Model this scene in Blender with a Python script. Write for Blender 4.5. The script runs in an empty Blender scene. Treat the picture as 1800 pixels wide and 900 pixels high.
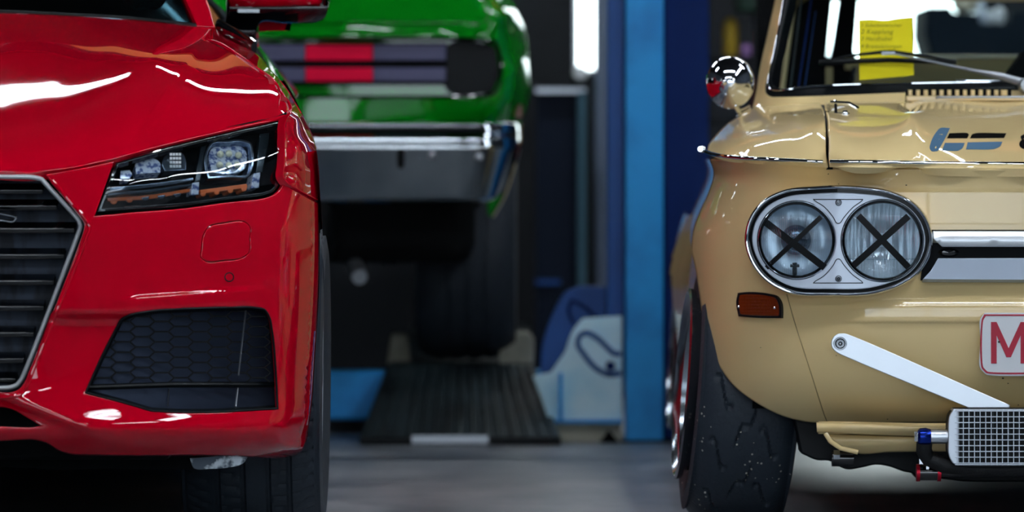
import bpy, math, random
import numpy as np
from mathutils import Vector, Matrix
from mathutils.geometry import delaunay_2d_cdt
random.seed(7); np.random.seed(7)
S = bpy.context.scene
COL = S.collection

# ------------------------------------------------------------------ camera
F = 10020.0                      # focal length in px of the 1800 px frame
CZ = 0.80
TILT = math.atan(168.0 / F)
cam_d = bpy.data.cameras.new('camera'); cam = bpy.data.objects.new('camera', cam_d); COL.objects.link(cam)
cam.location = (0, 0, CZ); cam.rotation_euler = (math.pi / 2 - TILT, 0, 0)
cam_d.sensor_width = 36; cam_d.lens = F / 1800 * 36
cam_d.clip_end = 200
cam_d.dof.use_dof = True; cam_d.dof.focus_distance = 11.75; cam_d.dof.aperture_fstop = 3.6
S.camera = cam
S.view_settings.view_transform = 'Standard'; S.view_settings.look = 'None'
S.view_settings.gamma = 1; S.view_settings.use_curve_mapping = False
S.view_settings.exposure = 0.38

# ------------------------------------------------------------------ world and light levels
W = bpy.data.worlds.new('world'); S.world = W; W.use_nodes = True
W.node_tree.nodes['Background'].inputs[0].default_value = (0.02, 0.09, 0.14, 1)
W.node_tree.nodes['Background'].inputs[1].default_value = 0.25
TUBE_E = 24.0
DIFF_E = 7.0        # fluorescent diffusers
FILL_E = 3.9        # added fill panes behind the camera
WIN_E = 5.0          # frosted windows in the back wall
try:
    S.cycles.use_light_tree = True
    S.cycles.max_bounces = 8; S.cycles.glossy_bounces = 5; S.cycles.transparent_max_bounces = 12
    S.cycles.sample_clamp_indirect = 6; S.cycles.sample_clamp_direct = 0
    S.cycles.use_denoising = True
except Exception: pass

# ------------------------------------------------------------------ camera geometry helpers (pixel + real distance -> point)
ct, st = math.cos(TILT), math.sin(TILT)
def P(px, py, Y):
    px = np.asarray(px, float); py = np.asarray(py, float); Y = np.asarray(Y, float)
    dx = (px - 900) / F; dy = (450 - py) / F
    s = Y / (ct + dy * st)
    return np.stack([dx * s, Y + 0 * s, CZ + s * (-st + dy * ct)], -1)
def Pv(px, py, Y): return Vector([float(v) for v in P(px, py, Y)])
def K(Y): return F / Y           # px per metre

# ------------------------------------------------------------------ materials
def lin(c):
    out = []
    for v in c:
        v /= 255.0
        out.append(v / 12.92 if v <= .04045 else ((v + .055) / 1.055) ** 2.4)
    return (*out, 1)
def mat(name, rgb, rough=.5, metal=0, coat=0, coat_r=.03, spec=.5, bump=None, var=None, emit=None, trans=0, ior=1.45, alpha=1):
    m = bpy.data.materials.new(name); m.use_nodes = True
    nt = m.node_tree; b = nt.nodes['Principled BSDF']
    b.inputs['Base Color'].default_value = lin(rgb); b.inputs['Roughness'].default_value = rough
    b.inputs['Metallic'].default_value = metal; b.inputs['Coat Weight'].default_value = coat
    b.inputs['Coat Roughness'].default_value = coat_r; b.inputs['Specular IOR Level'].default_value = spec
    b.inputs['Transmission Weight'].default_value = trans; b.inputs['IOR'].default_value = ior
    b.inputs['Alpha'].default_value = alpha
    tc = nt.nodes.new('ShaderNodeTexCoord')
    if emit:
        b.inputs['Emission Color'].default_value = lin(emit[0]); b.inputs['Emission Strength'].default_value = emit[1]
    if var:      # (scale, colour2, lo, hi[, stretch])
        n = nt.nodes.new('ShaderNodeTexNoise'); n.inputs['Scale'].default_value = var[0]; n.inputs['Detail'].default_value = 6
        mp = nt.nodes.new('ShaderNodeMapping'); mp.inputs['Scale'].default_value = var[4] if len(var) > 4 else (1, 1, 1)
        r = nt.nodes.new('ShaderNodeValToRGB'); r.color_ramp.elements[0].position = var[2]; r.color_ramp.elements[1].position = var[3]
        r.color_ramp.elements[0].color = lin(rgb); r.color_ramp.elements[1].color = lin(var[1])
        nt.links.new(tc.outputs['Object'], mp.inputs[0]); nt.links.new(mp.outputs[0], n.inputs['Vector'])
        nt.links.new(n.outputs['Fac'], r.inputs[0]); nt.links.new(r.outputs[0], b.inputs['Base Color'])
    if bump:     # (scale, strength, distance[, stretch])
        n = nt.nodes.new('ShaderNodeTexNoise'); n.inputs['Scale'].default_value = bump[0]; n.inputs['Detail'].default_value = 4
        mp = nt.nodes.new('ShaderNodeMapping'); mp.inputs['Scale'].default_value = bump[3] if len(bump) > 3 else (1, 1, 1)
        bp = nt.nodes.new('ShaderNodeBump'); bp.inputs['Strength'].default_value = bump[1]; bp.inputs['Distance'].default_value = bump[2]
        nt.links.new(tc.outputs['Object'], mp.inputs[0]); nt.links.new(mp.outputs[0], n.inputs['Vector'])
        nt.links.new(n.outputs['Fac'], bp.inputs['Height']); nt.links.new(bp.outputs[0], b.inputs['Normal'])
    return m
def glass(name, tint=(255, 255, 255), f0=.08, rough=.0, rib=None):
    """thin clear pane: transparent with a fresnel gloss; rib = (scale, strength) gives vertical flutes"""
    m = bpy.data.materials.new(name); m.use_nodes = True; nt = m.node_tree
    for n in list(nt.nodes): nt.nodes.remove(n)
    o = nt.nodes.new('ShaderNodeOutputMaterial'); mx = nt.nodes.new('ShaderNodeMixShader')
    t = nt.nodes.new('ShaderNodeBsdfTransparent'); g = nt.nodes.new('ShaderNodeBsdfGlossy')
    t.inputs[0].default_value = lin(tint); g.inputs['Roughness'].default_value = rough; g.inputs[0].default_value = (1, 1, 1, 1)
    lw = nt.nodes.new('ShaderNodeLayerWeight'); lw.inputs[0].default_value = .35
    mr = nt.nodes.new('ShaderNodeMapRange'); mr.inputs['To Min'].default_value = f0; mr.inputs['To Max'].default_value = .9
    pw = nt.nodes.new('ShaderNodeMath'); pw.operation = 'POWER'; pw.inputs[1].default_value = 2.0
    nt.links.new(lw.outputs['Facing'], pw.inputs[0]); nt.links.new(pw.outputs[0], mr.inputs['Value'])
    nt.links.new(mr.outputs[0], mx.inputs[0]); nt.links.new(t.outputs[0], mx.inputs[1]); nt.links.new(g.outputs[0], mx.inputs[2])
    nt.links.new(mx.outputs[0], o.inputs[0])
    if rib:
        tc = nt.nodes.new('ShaderNodeTexCoord'); w = nt.nodes.new('ShaderNodeTexWave'); w.bands_direction = 'X'
        w.inputs['Scale'].default_value = rib[0]; w.inputs['Distortion'].default_value = .6; w.inputs['Detail'].default_value = 1
        bp = nt.nodes.new('ShaderNodeBump'); bp.inputs['Strength'].default_value = rib[1]; bp.inputs['Distance'].default_value = .004
        nt.links.new(tc.outputs['Object'], w.inputs['Vector']); nt.links.new(w.outputs['Fac'], bp.inputs['Height'])
        nt.links.new(bp.outputs[0], g.inputs['Normal'])
    return m

M = {}
M['red'] = mat('red_paint', (192, 0, 30), .5, 0, 1, .02, 0)
M['beige'] = mat('beige_paint', (236, 209, 150), .5, 0, .9, .03, 0)
M['green'] = mat('green_paint', (6, 132, 22), .5, 0, 1, .04, 0)
M['chrome'] = mat('chrome', (225, 230, 235), .05, 1)
M['satin'] = mat('satin_aluminium', (222, 228, 234), .34, 1, bump=(60, .08, .001, (1, 1, 30)))
M['silver'] = mat('silver_paint', (205, 212, 220), .3, .6)
M['black'] = mat('black_plastic', (6, 12, 16), .5, spec=.25)
M['gloss_black'] = mat('gloss_black', (6, 9, 12), .08, 0, .6)
M['dark'] = mat('matt_black', (5, 8, 10), .85, spec=.2)
M['rubber'] = mat('tyre_rubber', (40, 49, 58), .62, bump=(140, .35, .002))
M['seal'] = mat('rubber_seal', (4, 8, 12), .5, spec=.12)
M['glass'] = glass('clear_glass', (225, 240, 240), .05)
M['lens'] = glass('lamp_cover', (235, 242, 245), .05)
M['tape'] = mat('black_tape', (7, 10, 14), .6, spec=.3)
M['white'] = mat('white_enamel', (232, 236, 238), .4)
M['plate_red'] = mat('plate_red', (178, 20, 52), .4)
M['slate'] = mat('slate_blue_decal', (70, 104, 130), .8, spec=.1)
M['ink'] = mat('black_decal', (3, 3, 3), .9, spec=.02)
M['amber'] = mat('amber_lens', (112, 42, 5), .22, coat=.5)
M['yellow_paper'] = mat('yellow_paper', (232, 218, 6), .8)
M['blue_anod'] = mat('blue_anodised', (10, 40, 130), .22, .8)
M['red_anod'] = mat('red_anodised', (170, 10, 40), .3, .7)
M['lift_blue'] = mat('lift_blue_paint', (26, 158, 232), .5, var=(5, (18, 134, 208), .45, .65), bump=(30, .1, .002))
M['lift_light'] = mat('worn_pale_blue_paint', (206, 242, 255), .5, var=(6, (160, 222, 248), .5, .72))
M['lift_dark'] = mat('dark_blue_paint', (0, 34, 92), .65, spec=.2)
M['lift_mid'] = mat('mid_blue_paint', (6, 70, 140), .5)
M['cream'] = mat('cream_paint', (186, 184, 165), .6, var=(9, (150, 148, 130), .45, .7))
M['steel'] = mat('dark_steel', (44, 58, 62), .5, .3, var=(9, (30, 36, 38), .4, .65, (1, .2, 1)), bump=(80, .3, .002))
M['bright_steel'] = mat('worn_steel', (170, 176, 182), .35, .8)
M['reflector'] = mat('lamp_reflector', (240, 246, 250), .22, .6)
M['frame'] = mat('satin_frame', (232, 238, 240), .3, .3)
M['beige_trim'] = mat('beige_interior', (226, 208, 156), .6)

# ------------------------------------------------------------------ numeric tools
def tps(pts, reg=1e-4):
    A = np.array(pts, float); xy = A[:, :2] / 100; z = A[:, 2]; n = len(z)
    r = np.hypot(xy[:, None, 0] - xy[None, :, 0], xy[:, None, 1] - xy[None, :, 1])
    k = np.where(r > 0, r * r * np.log(r + 1e-12), 0) + reg * np.eye(n)
    L = np.zeros((n + 3, n + 3)); L[:n, :n] = k; L[:n, n] = 1; L[:n, n + 1:] = xy; L[n, :n] = 1; L[n + 1:, :n] = xy.T
    w = np.linalg.solve(L, np.concatenate([z, np.zeros(3)]))
    def f(x, y):
        x = np.asarray(x, float); sh = x.shape; x = x.ravel() / 100; y = np.asarray(y, float).ravel() / 100
        rr = np.hypot(x[:, None] - xy[None, :, 0], y[:, None] - xy[None, :, 1])
        kk = np.where(rr > 0, rr * rr * np.log(rr + 1e-12), 0)
        return (kk @ w[:n] + w[n] + w[n + 1] * x + w[n + 2] * y).reshape(sh)
    return f
def sp(xs, ys):
    x = np.array(xs, float); y = np.array(ys, float); n = len(x); h = np.diff(x)
    A = np.eye(n); b = np.zeros(n)
    for i in range(1, n - 1):
        A[i, i - 1] = h[i - 1]; A[i, i] = 2 * (h[i - 1] + h[i]); A[i, i + 1] = h[i]
        b[i] = 6 * ((y[i + 1] - y[i]) / h[i] - (y[i] - y[i - 1]) / h[i - 1])
    m = np.linalg.solve(A, b)
    def f(t):
        t = np.asarray(t, float); i = np.clip(np.searchsorted(x, t) - 1, 0, n - 2); tt = np.clip(t, x[0], x[-1])
        a = (x[i + 1] - tt) / h[i]; c = (tt - x[i]) / h[i]
        v = a * y[i] + c * y[i + 1] + ((a ** 3 - a) * m[i] + (c ** 3 - c) * m[i + 1]) * h[i] ** 2 / 6
        s0 = (y[1] - y[0]) / h[0] - m[1] * h[0] / 6; s1 = (y[-1] - y[-2]) / h[-1] + m[-2] * h[-1] / 6
        return v + np.minimum(t - x[0], 0) * s0 + np.maximum(t - x[-1], 0) * s1
    return f
def sig(t): return 1 / (1 + np.exp(-np.clip(t, -40, 40)))
def swage(t, half, slope, span=.12):
    """depth of a pressed line: the skin comes forward over 2*half px at about this slope, which varies a little across it"""
    g = np.linspace(-half - 6, half + 6, 400); s = slope * (1 + span * g / half) * np.clip((half + 2 - np.abs(g)) / 3, 0, 1)
    return -np.interp(np.asarray(t, float), g, np.concatenate([[0], np.cumsum((s[1:] + s[:-1]) / 2 * np.diff(g))]))
def softp(t, w): return w * np.logaddexp(0, np.asarray(t, float) / w)

def curve(pts, closed=True, ds=5.0):
    """smooth line through points; a third entry marks a sharp corner"""
    Q = [np.array(p[:2], float) for p in pts]; c = [len(p) > 2 for p in pts]; n = len(Q); out = []
    def tang(i):
        if c[i] or (not closed and i in (0, n - 1)): return None
        a, b, d = Q[(i - 1) % n], Q[i], Q[(i + 1) % n]; d1 = np.linalg.norm(b - a) + 1e-9; d2 = np.linalg.norm(d - b) + 1e-9
        return ((b - a) / d1 * d2 + (d - b) / d2 * d1) / (d1 + d2)
    for i in range(n if closed else n - 1):
        j = (i + 1) % n; a, b = Q[i], Q[j]; L = np.linalg.norm(b - a)
        if L < 1e-6: continue
        ta, tb = tang(i), tang(j); la = np.linalg.norm(a - Q[(i - 1) % n]) if (closed or i > 0) else L; lb = np.linalg.norm(Q[(j + 1) % n] - b) if (closed or j < n - 1) else L
        m0 = (b - a) if ta is None else ta * min(L, 2.5 * la); m1 = (b - a) if tb is None else tb * min(L, 2.5 * lb)
        k = max(1, int(math.ceil(L / ds)))
        for q in range(k):
            t = q / k
            out.append((2*t**3 - 3*t*t + 1) * a + (t**3 - 2*t*t + t) * m0 + (-2*t**3 + 3*t*t) * b + (t**3 - t*t) * m1)
    if not closed: out.append(Q[-1])
    return [(float(p[0]), float(p[1])) for p in out]
def circ(cx, cy, r, n=48, ry=None, pw=2.0):
    o = []
    for i in range(n):
        a = 2 * math.pi * i / n; ca, sa = math.cos(a), math.sin(a)
        o.append((cx + r * math.copysign(abs(ca) ** (2 / pw), ca), cy + (ry or r) * math.copysign(abs(sa) ** (2 / pw), sa)))
    return o
def area(r):
    a = np.array(r); b = np.roll(a, -1, 0); return .5 * float(np.sum(a[:, 0] * b[:, 1] - b[:, 0] * a[:, 1]))
def inset(r, d):
    a = np.array(r); e = np.roll(a, -1, 0) - a; e /= (np.linalg.norm(e, axis=1)[:, None] + 1e-9)
    nl = np.stack([-e[:, 1], e[:, 0]], 1); nv = nl + np.roll(nl, 1, 0); L = np.linalg.norm(nv, axis=1)[:, None]
    nv = nv / np.maximum(L, .6) ; k = 1 / np.maximum(np.sum(nv * nl, 1)[:, None], .55)
    return a + nv * d * np.minimum(k, 1.7)
def off(r, d):
    """ring grown (d>0) or shrunk whatever its direction"""
    r = list(r)
    if area(r) < 0: r = r[::-1]
    return [tuple(p) for p in inset(r, -d)]
def inpoly(x, y, ring):
    a = np.array(ring); b = np.roll(a, -1, 0); c = np.zeros(len(x), bool)
    for (x1, y1), (x2, y2) in zip(a, b):
        if y1 == y2: continue
        m = ((y1 > y) != (y2 > y)) & (x < (x2 - x1) * (y - y1) / (y2 - y1) + x1); c ^= m
    return c

class MB:
    def __init__(s): s.v = []; s.f = []; s.n = []; s.m = []
    def add(s, vs, fs, ns=None, mi=0):
        o = len(s.v); s.v += [tuple(float(q) for q in v) for v in vs]
        s.n += [None] * len(vs) if ns is None else [tuple(float(q) for q in n) for n in ns]
        s.f += [tuple(o + i for i in f) for f in fs]; s.m += [mi] * len(fs)
        return o
    def clampx(s, xc):
        s.v = [(min(v[0], xc) if xc > 0 else max(v[0], xc), v[1], v[2]) for v in s.v]
    def mirrored(s, xc):
        r = MB(); r.v = [(2 * xc - v[0], v[1], v[2]) for v in s.v]; r.n = [None if n is None else (-n[0], n[1], n[2]) for n in s.n]
        r.f = [tuple(reversed(f)) for f in s.f]; r.m = list(s.m); return r
    def merge(s, o):
        k = len(s.v); s.v += o.v; s.n += o.n; s.f += [tuple(k + i for i in f) for f in o.f]; s.m += o.m

def make(mb, name, mats, parent=None, angle=35, bevel=0, smooth=True):
    me = bpy.data.meshes.new(name); me.from_pydata(mb.v, [], mb.f)
    if not isinstance(mats, (list, tuple)): mats = [mats]
    for m in mats: me.materials.append(m)
    me.polygons.foreach_set('material_index', mb.m)
    me.polygons.foreach_set('use_smooth', [smooth] * len(mb.f)); me.update()
    if any(n is not None for n in mb.n):
        vn = np.zeros(len(mb.v) * 3); me.vertices.foreach_get('normal', vn) if False else None
        base = [v.normal for v in me.vertices]
        me.normals_split_custom_set_from_vertices([tuple(base[i]) if n is None else n for i, n in enumerate(mb.n)])
    elif smooth:
        try: me.set_sharp_from_angle(angle=math.radians(angle))
        except Exception: pass
    o = bpy.data.objects.new(name, me); COL.objects.link(o)
    if bevel:
        b = o.modifiers.new('bevel', 'BEVEL'); b.width = bevel; b.segments = 2; b.limit_method = 'ANGLE'; b.harden_normals = False
    if parent is not None: setparent(o, parent)
    return o
def wloc(p):
    v = Vector(p.location)
    return v if p.parent is None else v + wloc(p.parent)
def setparent(o, p):
    """vertices are in world space: give the child its own centre as origin, relative to its parent"""
    me = o.data; vs = np.zeros(len(me.vertices) * 3); me.vertices.foreach_get('co', vs); vs = vs.reshape(-1, 3)
    c = Vector([float(q) for q in (vs.min(0) + vs.max(0)) / 2]); me.transform(Matrix.Translation(-c))
    o.parent = p; o.location = c - wloc(p)
def thing(name, label, cat, loc, group=None):
    o = bpy.data.objects.new(name, None); COL.objects.link(o); o.location = loc; o.empty_display_size = .1
    o['label'] = label; o['category'] = cat
    if group: o['group'] = group
    return o
def tag(o, label, cat, group=None):
    o['label'] = label; o['category'] = cat
    if group: o['group'] = group
    me = o.data; vs = np.zeros(len(me.vertices) * 3); me.vertices.foreach_get('co', vs); vs = vs.reshape(-1, 3)
    c = Vector([float(q) for q in (vs.min(0) + vs.max(0)) / 2]); me.transform(Matrix.Translation(-c)); o.location = c
    return o
def struct(mb, name, m, parent=None, **k):
    o = make(mb, name, m, parent, **k)
    if parent is None: o['kind'] = 'structure'
    return o
def part(mb, name, m, parent, xc=None, join=False, **k):
    """a part; with xc its mirror image across the car's centre plane is built too (joined or as a twin part)"""
    if xc is not None and join:
        mb.clampx(xc); mb.merge(mb.mirrored(xc)); return make(mb, name, m, parent, **k)
    o = make(mb, name, m, parent, **k)
    if xc is not None:
        pp = TWIN.get(parent.name, parent); t = make(mb.mirrored(xc), name, m, pp, **k); TWIN[o.name] = t
    return o
TWIN = {}

def surfn(px, py, dfn):
    e = .7; a = P(px + e, py, dfn(px + e, py)) - P(px - e, py, dfn(px - e, py)); b = P(px, py + e, dfn(px, py + e)) - P(px, py - e, dfn(px, py - e))
    n = np.cross(a, b); n /= np.linalg.norm(n, axis=1)[:, None] + 1e-12
    s = np.sign(np.sum(n * (P(px, py, dfn(px, py)) - np.array([0, 0, CZ])), 1)); s[s == 0] = 1
    return -n * s[:, None]
def panel(mb, outer, holes, dfn, step=14.0, edge=2.2, roll=.0015, rim=.018, mi=0, tilt=1.0, dense=()):
    if not callable(dfn):
        d0 = float(dfn); dfn = lambda x, y: d0 + 0 * np.asarray(x, float)
    rings = []
    for k, r in enumerate([outer] + list(holes)):
        q = [r[0]]
        for p in r[1:]:
            if math.hypot(p[0] - q[-1][0], p[1] - q[-1][1]) > .6: q.append(p)
        if math.hypot(q[0][0] - q[-1][0], q[0][1] - q[-1][1]) < .6: q.pop()
        if (area(q) > 0) != (k == 0): q = q[::-1]
        rings.append(np.array(q))
    inner = [inset(r, edge) for r in rings]; allp = np.concatenate(inner)
    lo, hi = allp.min(0), allp.max(0)
    gx, gy = [], []
    for j, y in enumerate(np.arange(lo[1] + step / 2, hi[1], step * .866)):
        for x in np.arange(lo[0] + (step / 2 if j % 2 else 0), hi[0], step): gx.append(x); gy.append(y)
    gx = np.array(gx); gy = np.array(gy)
    for (ax, ay, bx, by, sx, sy) in dense:
        k0 = (gx > ax - sx) & (gx < bx + sx) & (gy > ay - sy) & (gy < by + sy); gx = gx[~k0]; gy = gy[~k0]
        U, V = np.meshgrid(np.arange(ax, bx, sx), np.arange(ay, by, sy)); U = U + (np.arange(U.shape[0]) % 2)[:, None] * sx / 2
        gx = np.concatenate([gx, U.ravel()]); gy = np.concatenate([gy, V.ravel()])
    md = min([step] + [q[5] for q in dense])
    if len(gx):
        ok = np.zeros(len(gx), bool)
        for r in inner: ok ^= inpoly(gx, gy, r)
        gx, gy = gx[ok], gy[ok]
    if len(gx):
        seg = []
        for r in inner:
            seg.append(r); seg.append((r + np.roll(r, -1, 0)) / 2)
        seg = np.concatenate(seg); d = np.full(len(gx), 1e9)
        for k in range(0, len(seg), 400): d = np.minimum(d, np.hypot(gx[:, None] - seg[None, k:k+400, 0], gy[:, None] - seg[None, k:k+400, 1]).min(1))
        ok = d > md * .45; gx, gy = gx[ok], gy[ok]
    pts = np.concatenate([allp, np.stack([gx, gy], 1)]) if len(gx) else allp
    edges = []; k = 0
    for r in inner:
        n = len(r); edges += [(k + i, k + (i + 1) % n) for i in range(n)]; k += n
    vo, _, fo, ov, _, _ = delaunay_2d_cdt([Vector((float(a), float(b))) for a, b in pts], edges, [], 0, 1e-5, True)
    vo = np.array([(v[0], v[1]) for v in vo]); back = {}
    for i, l in enumerate(ov):
        for q in l: back[q] = i
    tri = np.array([f for f in fo if len(f) == 3]); cx = vo[tri].mean(1)
    ok = np.zeros(len(tri), bool)
    for r in inner: ok ^= inpoly(cx[:, 0], cx[:, 1], r)
    tri = tri[ok]
    dd = dfn(vo[:, 0], vo[:, 1]); V = P(vo[:, 0], vo[:, 1], dd); N = surfn(vo[:, 0], vo[:, 1], dfn)
    F3 = []
    for t in tri:
        g = np.cross(V[t[1]] - V[t[0]], V[t[2]] - V[t[0]]); F3.append(tuple(t) if np.dot(g, N[t[0]]) > 0 else (t[0], t[2], t[1]))
    vs = [tuple(v) for v in V]; ns = [tuple(v) for v in N]; fs = F3; k = 0
    for r, q in zip(rings, inner):
        n = len(r); ii = [back.get(k + i, 0) for i in range(n)]; k += n
        Y = dfn(r[:, 0], r[:, 1]); C = P(r[:, 0], r[:, 1], Y + roll); A = V[ii]; NN = N[ii]
        o = P(r[:, 0], r[:, 1], Y) - A; o /= np.linalg.norm(o, axis=1)[:, None] + 1e-12
        Nc = NN + o * tilt; Nc /= np.linalg.norm(Nc, axis=1)[:, None]
        b = len(vs); vs += [tuple(v) for v in C]; ns += [tuple(v) for v in Nc]
        D = C - NN * rim; vs += [tuple(v) for v in C]; ns += [tuple(v) for v in o]; vs += [tuple(v) for v in D]; ns += [tuple(v) for v in o]
        for i in range(n):
            j = (i + 1) % n
            fs.append((ii[j], ii[i], b + i, b + j)); fs.append((b + n + j, b + n + i, b + 2*n + i, b + 2*n + j))
    # orient quads
    out = []
    for f in fs:
        if len(f) == 4:
            a, b_, c, d = [np.array(vs[i]) for i in f]; g = np.cross(c - a, d - b_); nn = np.array(ns[f[2]]) + np.array(ns[f[0]])
            out.append(f if np.dot(g, nn) > 0 else tuple(reversed(f)))
        else: out.append(f)
    mb.add(vs, out, ns, mi)
    return mb
def tube(mb, pts, ra, rb=None, n=10, up=(0, 0, 1), closed=False, mi=0, caps=True):
    pts = [Vector([float(q) for q in p]) for p in pts]; m = len(pts); up = Vector(up); rb = rb if rb is not None else ra
    vs = []; fs = []
    for i, p in enumerate(pts):
        a = pts[(i - 1) % m] if (closed or i > 0) else p; b = pts[(i + 1) % m] if (closed or i < m - 1) else p
        t = (b - a).normalized(); s = t.cross(up)
        if s.length < 1e-4: s = t.cross(Vector((0, 1, 0)))
        s.normalize(); u = s.cross(t)
        A = ra[i] if isinstance(ra, (list, tuple)) else ra; B = rb[i] if isinstance(rb, (list, tuple)) else rb
        for k in range(n):
            w = 2 * math.pi * k / n; vs.append(p + s * (A * math.cos(w)) + u * (B * math.sin(w)))
    for i in range(m if closed else m - 1):
        j = (i + 1) % m
        for k in range(n): fs.append((i*n + k, i*n + (k+1) % n, j*n + (k+1) % n, j*n + k))
    if not closed and caps: fs += [tuple(range(n))[::-1], tuple((m-1)*n + k for k in range(n))]
    mb.add(vs, fs, None, mi); return mb
def lathe(mb, prof, mtx, n=48, mi=0, closed=False):
    """prof = [(radius, x)], axis = local X"""
    vs = []; fs = []; m = len(prof)
    for r, x in prof:
        for k in range(n):
            a = 2 * math.pi * k / n; vs.append(mtx @ Vector((x, r * math.cos(a), r * math.sin(a))))
    for i in range(m if closed else m - 1):
        j = (i + 1) % m
        for k in range(n): fs.append((i*n + k, j*n + k, j*n + (k+1) % n, i*n + (k+1) % n))
    mb.add(vs, fs, None, mi); return mb
def box(mb, c, s, rot=None, mi=0):
    c = Vector(c); R = rot.to_matrix() if rot is not None and hasattr(rot, 'to_matrix') else (rot or Matrix.Identity(3))
    vs = [c + R @ Vector((x * s[0] / 2, y * s[1] / 2, z * s[2] / 2)) for x in (-1, 1) for y in (-1, 1) for z in (-1, 1)]
    mb.add(vs, [(0,1,3,2),(4,6,7,5),(0,4,5,1),(2,3,7,6),(0,2,6,4),(1,5,7,3)], None, mi); return mb
def pbox(mb, x0, y0, x1, y1, Y, dep, mi=0):
    """box whose front face spans these pixels at distance Y and is dep deep"""
    a = Pv(x0, y0, Y); b = Pv(x1, y1, Y)
    return box(mb, ((a.x + b.x) / 2, Y + dep / 2, (a.z + b.z) / 2), (abs(b.x - a.x), dep, abs(a.z - b.z)), mi=mi)
def prism(mb, poly, Y, dep, mi=0):
    """solid slab with the given front outline (px) at distance Y, dep deep"""
    if area(poly) > 0: poly = poly[::-1]
    n = len(poly); f = [P(x, y, Y) for x, y in poly]; b = [p + np.array([0, dep, 0]) for p in f]
    fs = [tuple(range(n)), tuple(range(2*n - 1, n - 1, -1))] + [(i, n + i, n + (i+1) % n, (i+1) % n) for i in range(n)]
    mb.add(f + b, [tuple(reversed(q)) for q in fs], None, mi); return mb
def rectx(x0, y0, x1, y1): return [(x0, y0), (x1, y0), (x1, y1), (x0, y1)]
def onsurf(path, dfn, d=0.0):
    x = np.array([p[0] for p in path], float); y = np.array([p[1] for p in path], float)
    return [tuple(v) for v in P(x, y, dfn(x, y) + d)]
def sideloft(mb, path, dfn, rings, keep=None):
    """carry the skin on from the silhouette of a panel, round the side and rearwards: rings = [(dx, dy, dz)]"""
    path = np.array(path, float); Y = dfn(path[:, 0], path[:, 1]); A = P(path[:, 0], path[:, 1], Y); N = surfn(path[:, 0], path[:, 1], dfn)
    sgn = np.sign(N[:, 0].mean()); n = len(A); vs = [A]; ns = [N]
    for q, (dx, dy, dz) in enumerate(rings):
        vs.append(A + np.array([dx, dy, dz])); t = min(1, (q + 1) / 2.0); m = N * (1 - t) + np.array([sgn, 0, .08]) * t
        ns.append(m / np.linalg.norm(m, axis=1)[:, None])
    fs = []
    for r in range(len(vs) - 1):
        for i in range(n - 1):
            f = (r*n + i, r*n + i + 1, (r+1)*n + i + 1, (r+1)*n + i); cc = (vs[r][i] + vs[r+1][i+1]) / 2
            if keep is not None and not keep(cc): continue
            g = np.cross(vs[r+1][i+1] - vs[r][i], vs[r+1][i] - vs[r][i+1])
            fs.append(f if g[0] * sgn > 0 else tuple(reversed(f)))
    mb.add(np.concatenate(vs), fs, np.concatenate(ns)); return mb
def wheel_matrix(c, camber=0, steer=0):
    """local +X points outboard to the left of the picture when camber/steer are 0 and sx=-1"""
    return Matrix.Translation(c) @ Matrix.Rotation(math.radians(steer), 4, 'Z') @ Matrix.Rotation(math.radians(camber), 4, 'Y')
# ================================================================== the workshop
RX0, RX1, RY0, RY1, RZ = -6.0, 6.5, -3.0, 21.0, 4.6
def floor_mat():
    m = mat('workshop_floor', (92, 98, 104), .42); nt = m.node_tree; b = nt.nodes['Principled BSDF']
    tc = nt.nodes.new('ShaderNodeTexCoord'); mp = nt.nodes.new('ShaderNodeMapping'); mp.inputs['Scale'].default_value = (1.2, .7, 1)
    n = nt.nodes.new('ShaderNodeTexNoise'); n.inputs['Scale'].default_value = 2.2; n.inputs['Detail'].default_value = 8; n.inputs['Roughness'].default_value = .65
    r = nt.nodes.new('ShaderNodeValToRGB'); r.color_ramp.elements[0].position = .35; r.color_ramp.elements[1].position = .66
    r.color_ramp.elements[0].color = lin((84, 96, 108)); r.color_ramp.elements[1].color = lin((156, 160, 164))
    r2 = nt.nodes.new('ShaderNodeMapRange'); r2.inputs['To Min'].default_value = .26; r2.inputs['To Max'].default_value = .5
    bp = nt.nodes.new('ShaderNodeBump'); bp.inputs['Strength'].default_value = .15; bp.inputs['Distance'].default_value = .01
    nt.links.new(tc.outputs['Object'], mp.inputs[0]); nt.links.new(mp.outputs[0], n.inputs['Vector'])
    nt.links.new(n.outputs['Fac'], r.inputs[0]); nt.links.new(r.outputs[0], b.inputs['Base Color'])
    nt.links.new(n.outputs['Fac'], r2.inputs['Value']); nt.links.new(r2.outputs[0], b.inputs['Roughness'])
    nt.links.new(n.outputs['Fac'], bp.inputs['Height']); nt.links.new(bp.outputs[0], b.inputs['Normal'])
    return m
mwall = mat('navy_wall_paint', (4, 16, 26), .6, var=(1.5, (2, 10, 18), .4, .6))
mwall_l = mat('grey_wall_paint', (62, 70, 78), .7, var=(1, (50, 56, 64), .4, .6))
mtan = mat('tan_brick', (176, 112, 62), .8, var=(3, (140, 84, 46), .4, .65))
mceil = mat('ceiling_board', (24, 30, 36), .8, var=(1.2, (18, 22, 28), .4, .6))
cx, cy = (RX0 + RX1) / 2, (RY0 + RY1) / 2; wx, wy = RX1 - RX0, RY1 - RY0
struct(box(MB(), (cx, cy, -.05), (wx, wy, .1)), 'floor', floor_mat())
struct(box(MB(), (cx, cy, RZ + .05), (wx, wy, .1)), 'ceiling', mceil)
struct(box(MB(), (cx, RY0 - .05, RZ / 2), (wx, .1, RZ)), 'wall_front', mwall_l)
struct(box(MB(), (RX0 - .05, cy, RZ / 2), (.1, wy, RZ)), 'wall_left', mwall_l)
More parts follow.
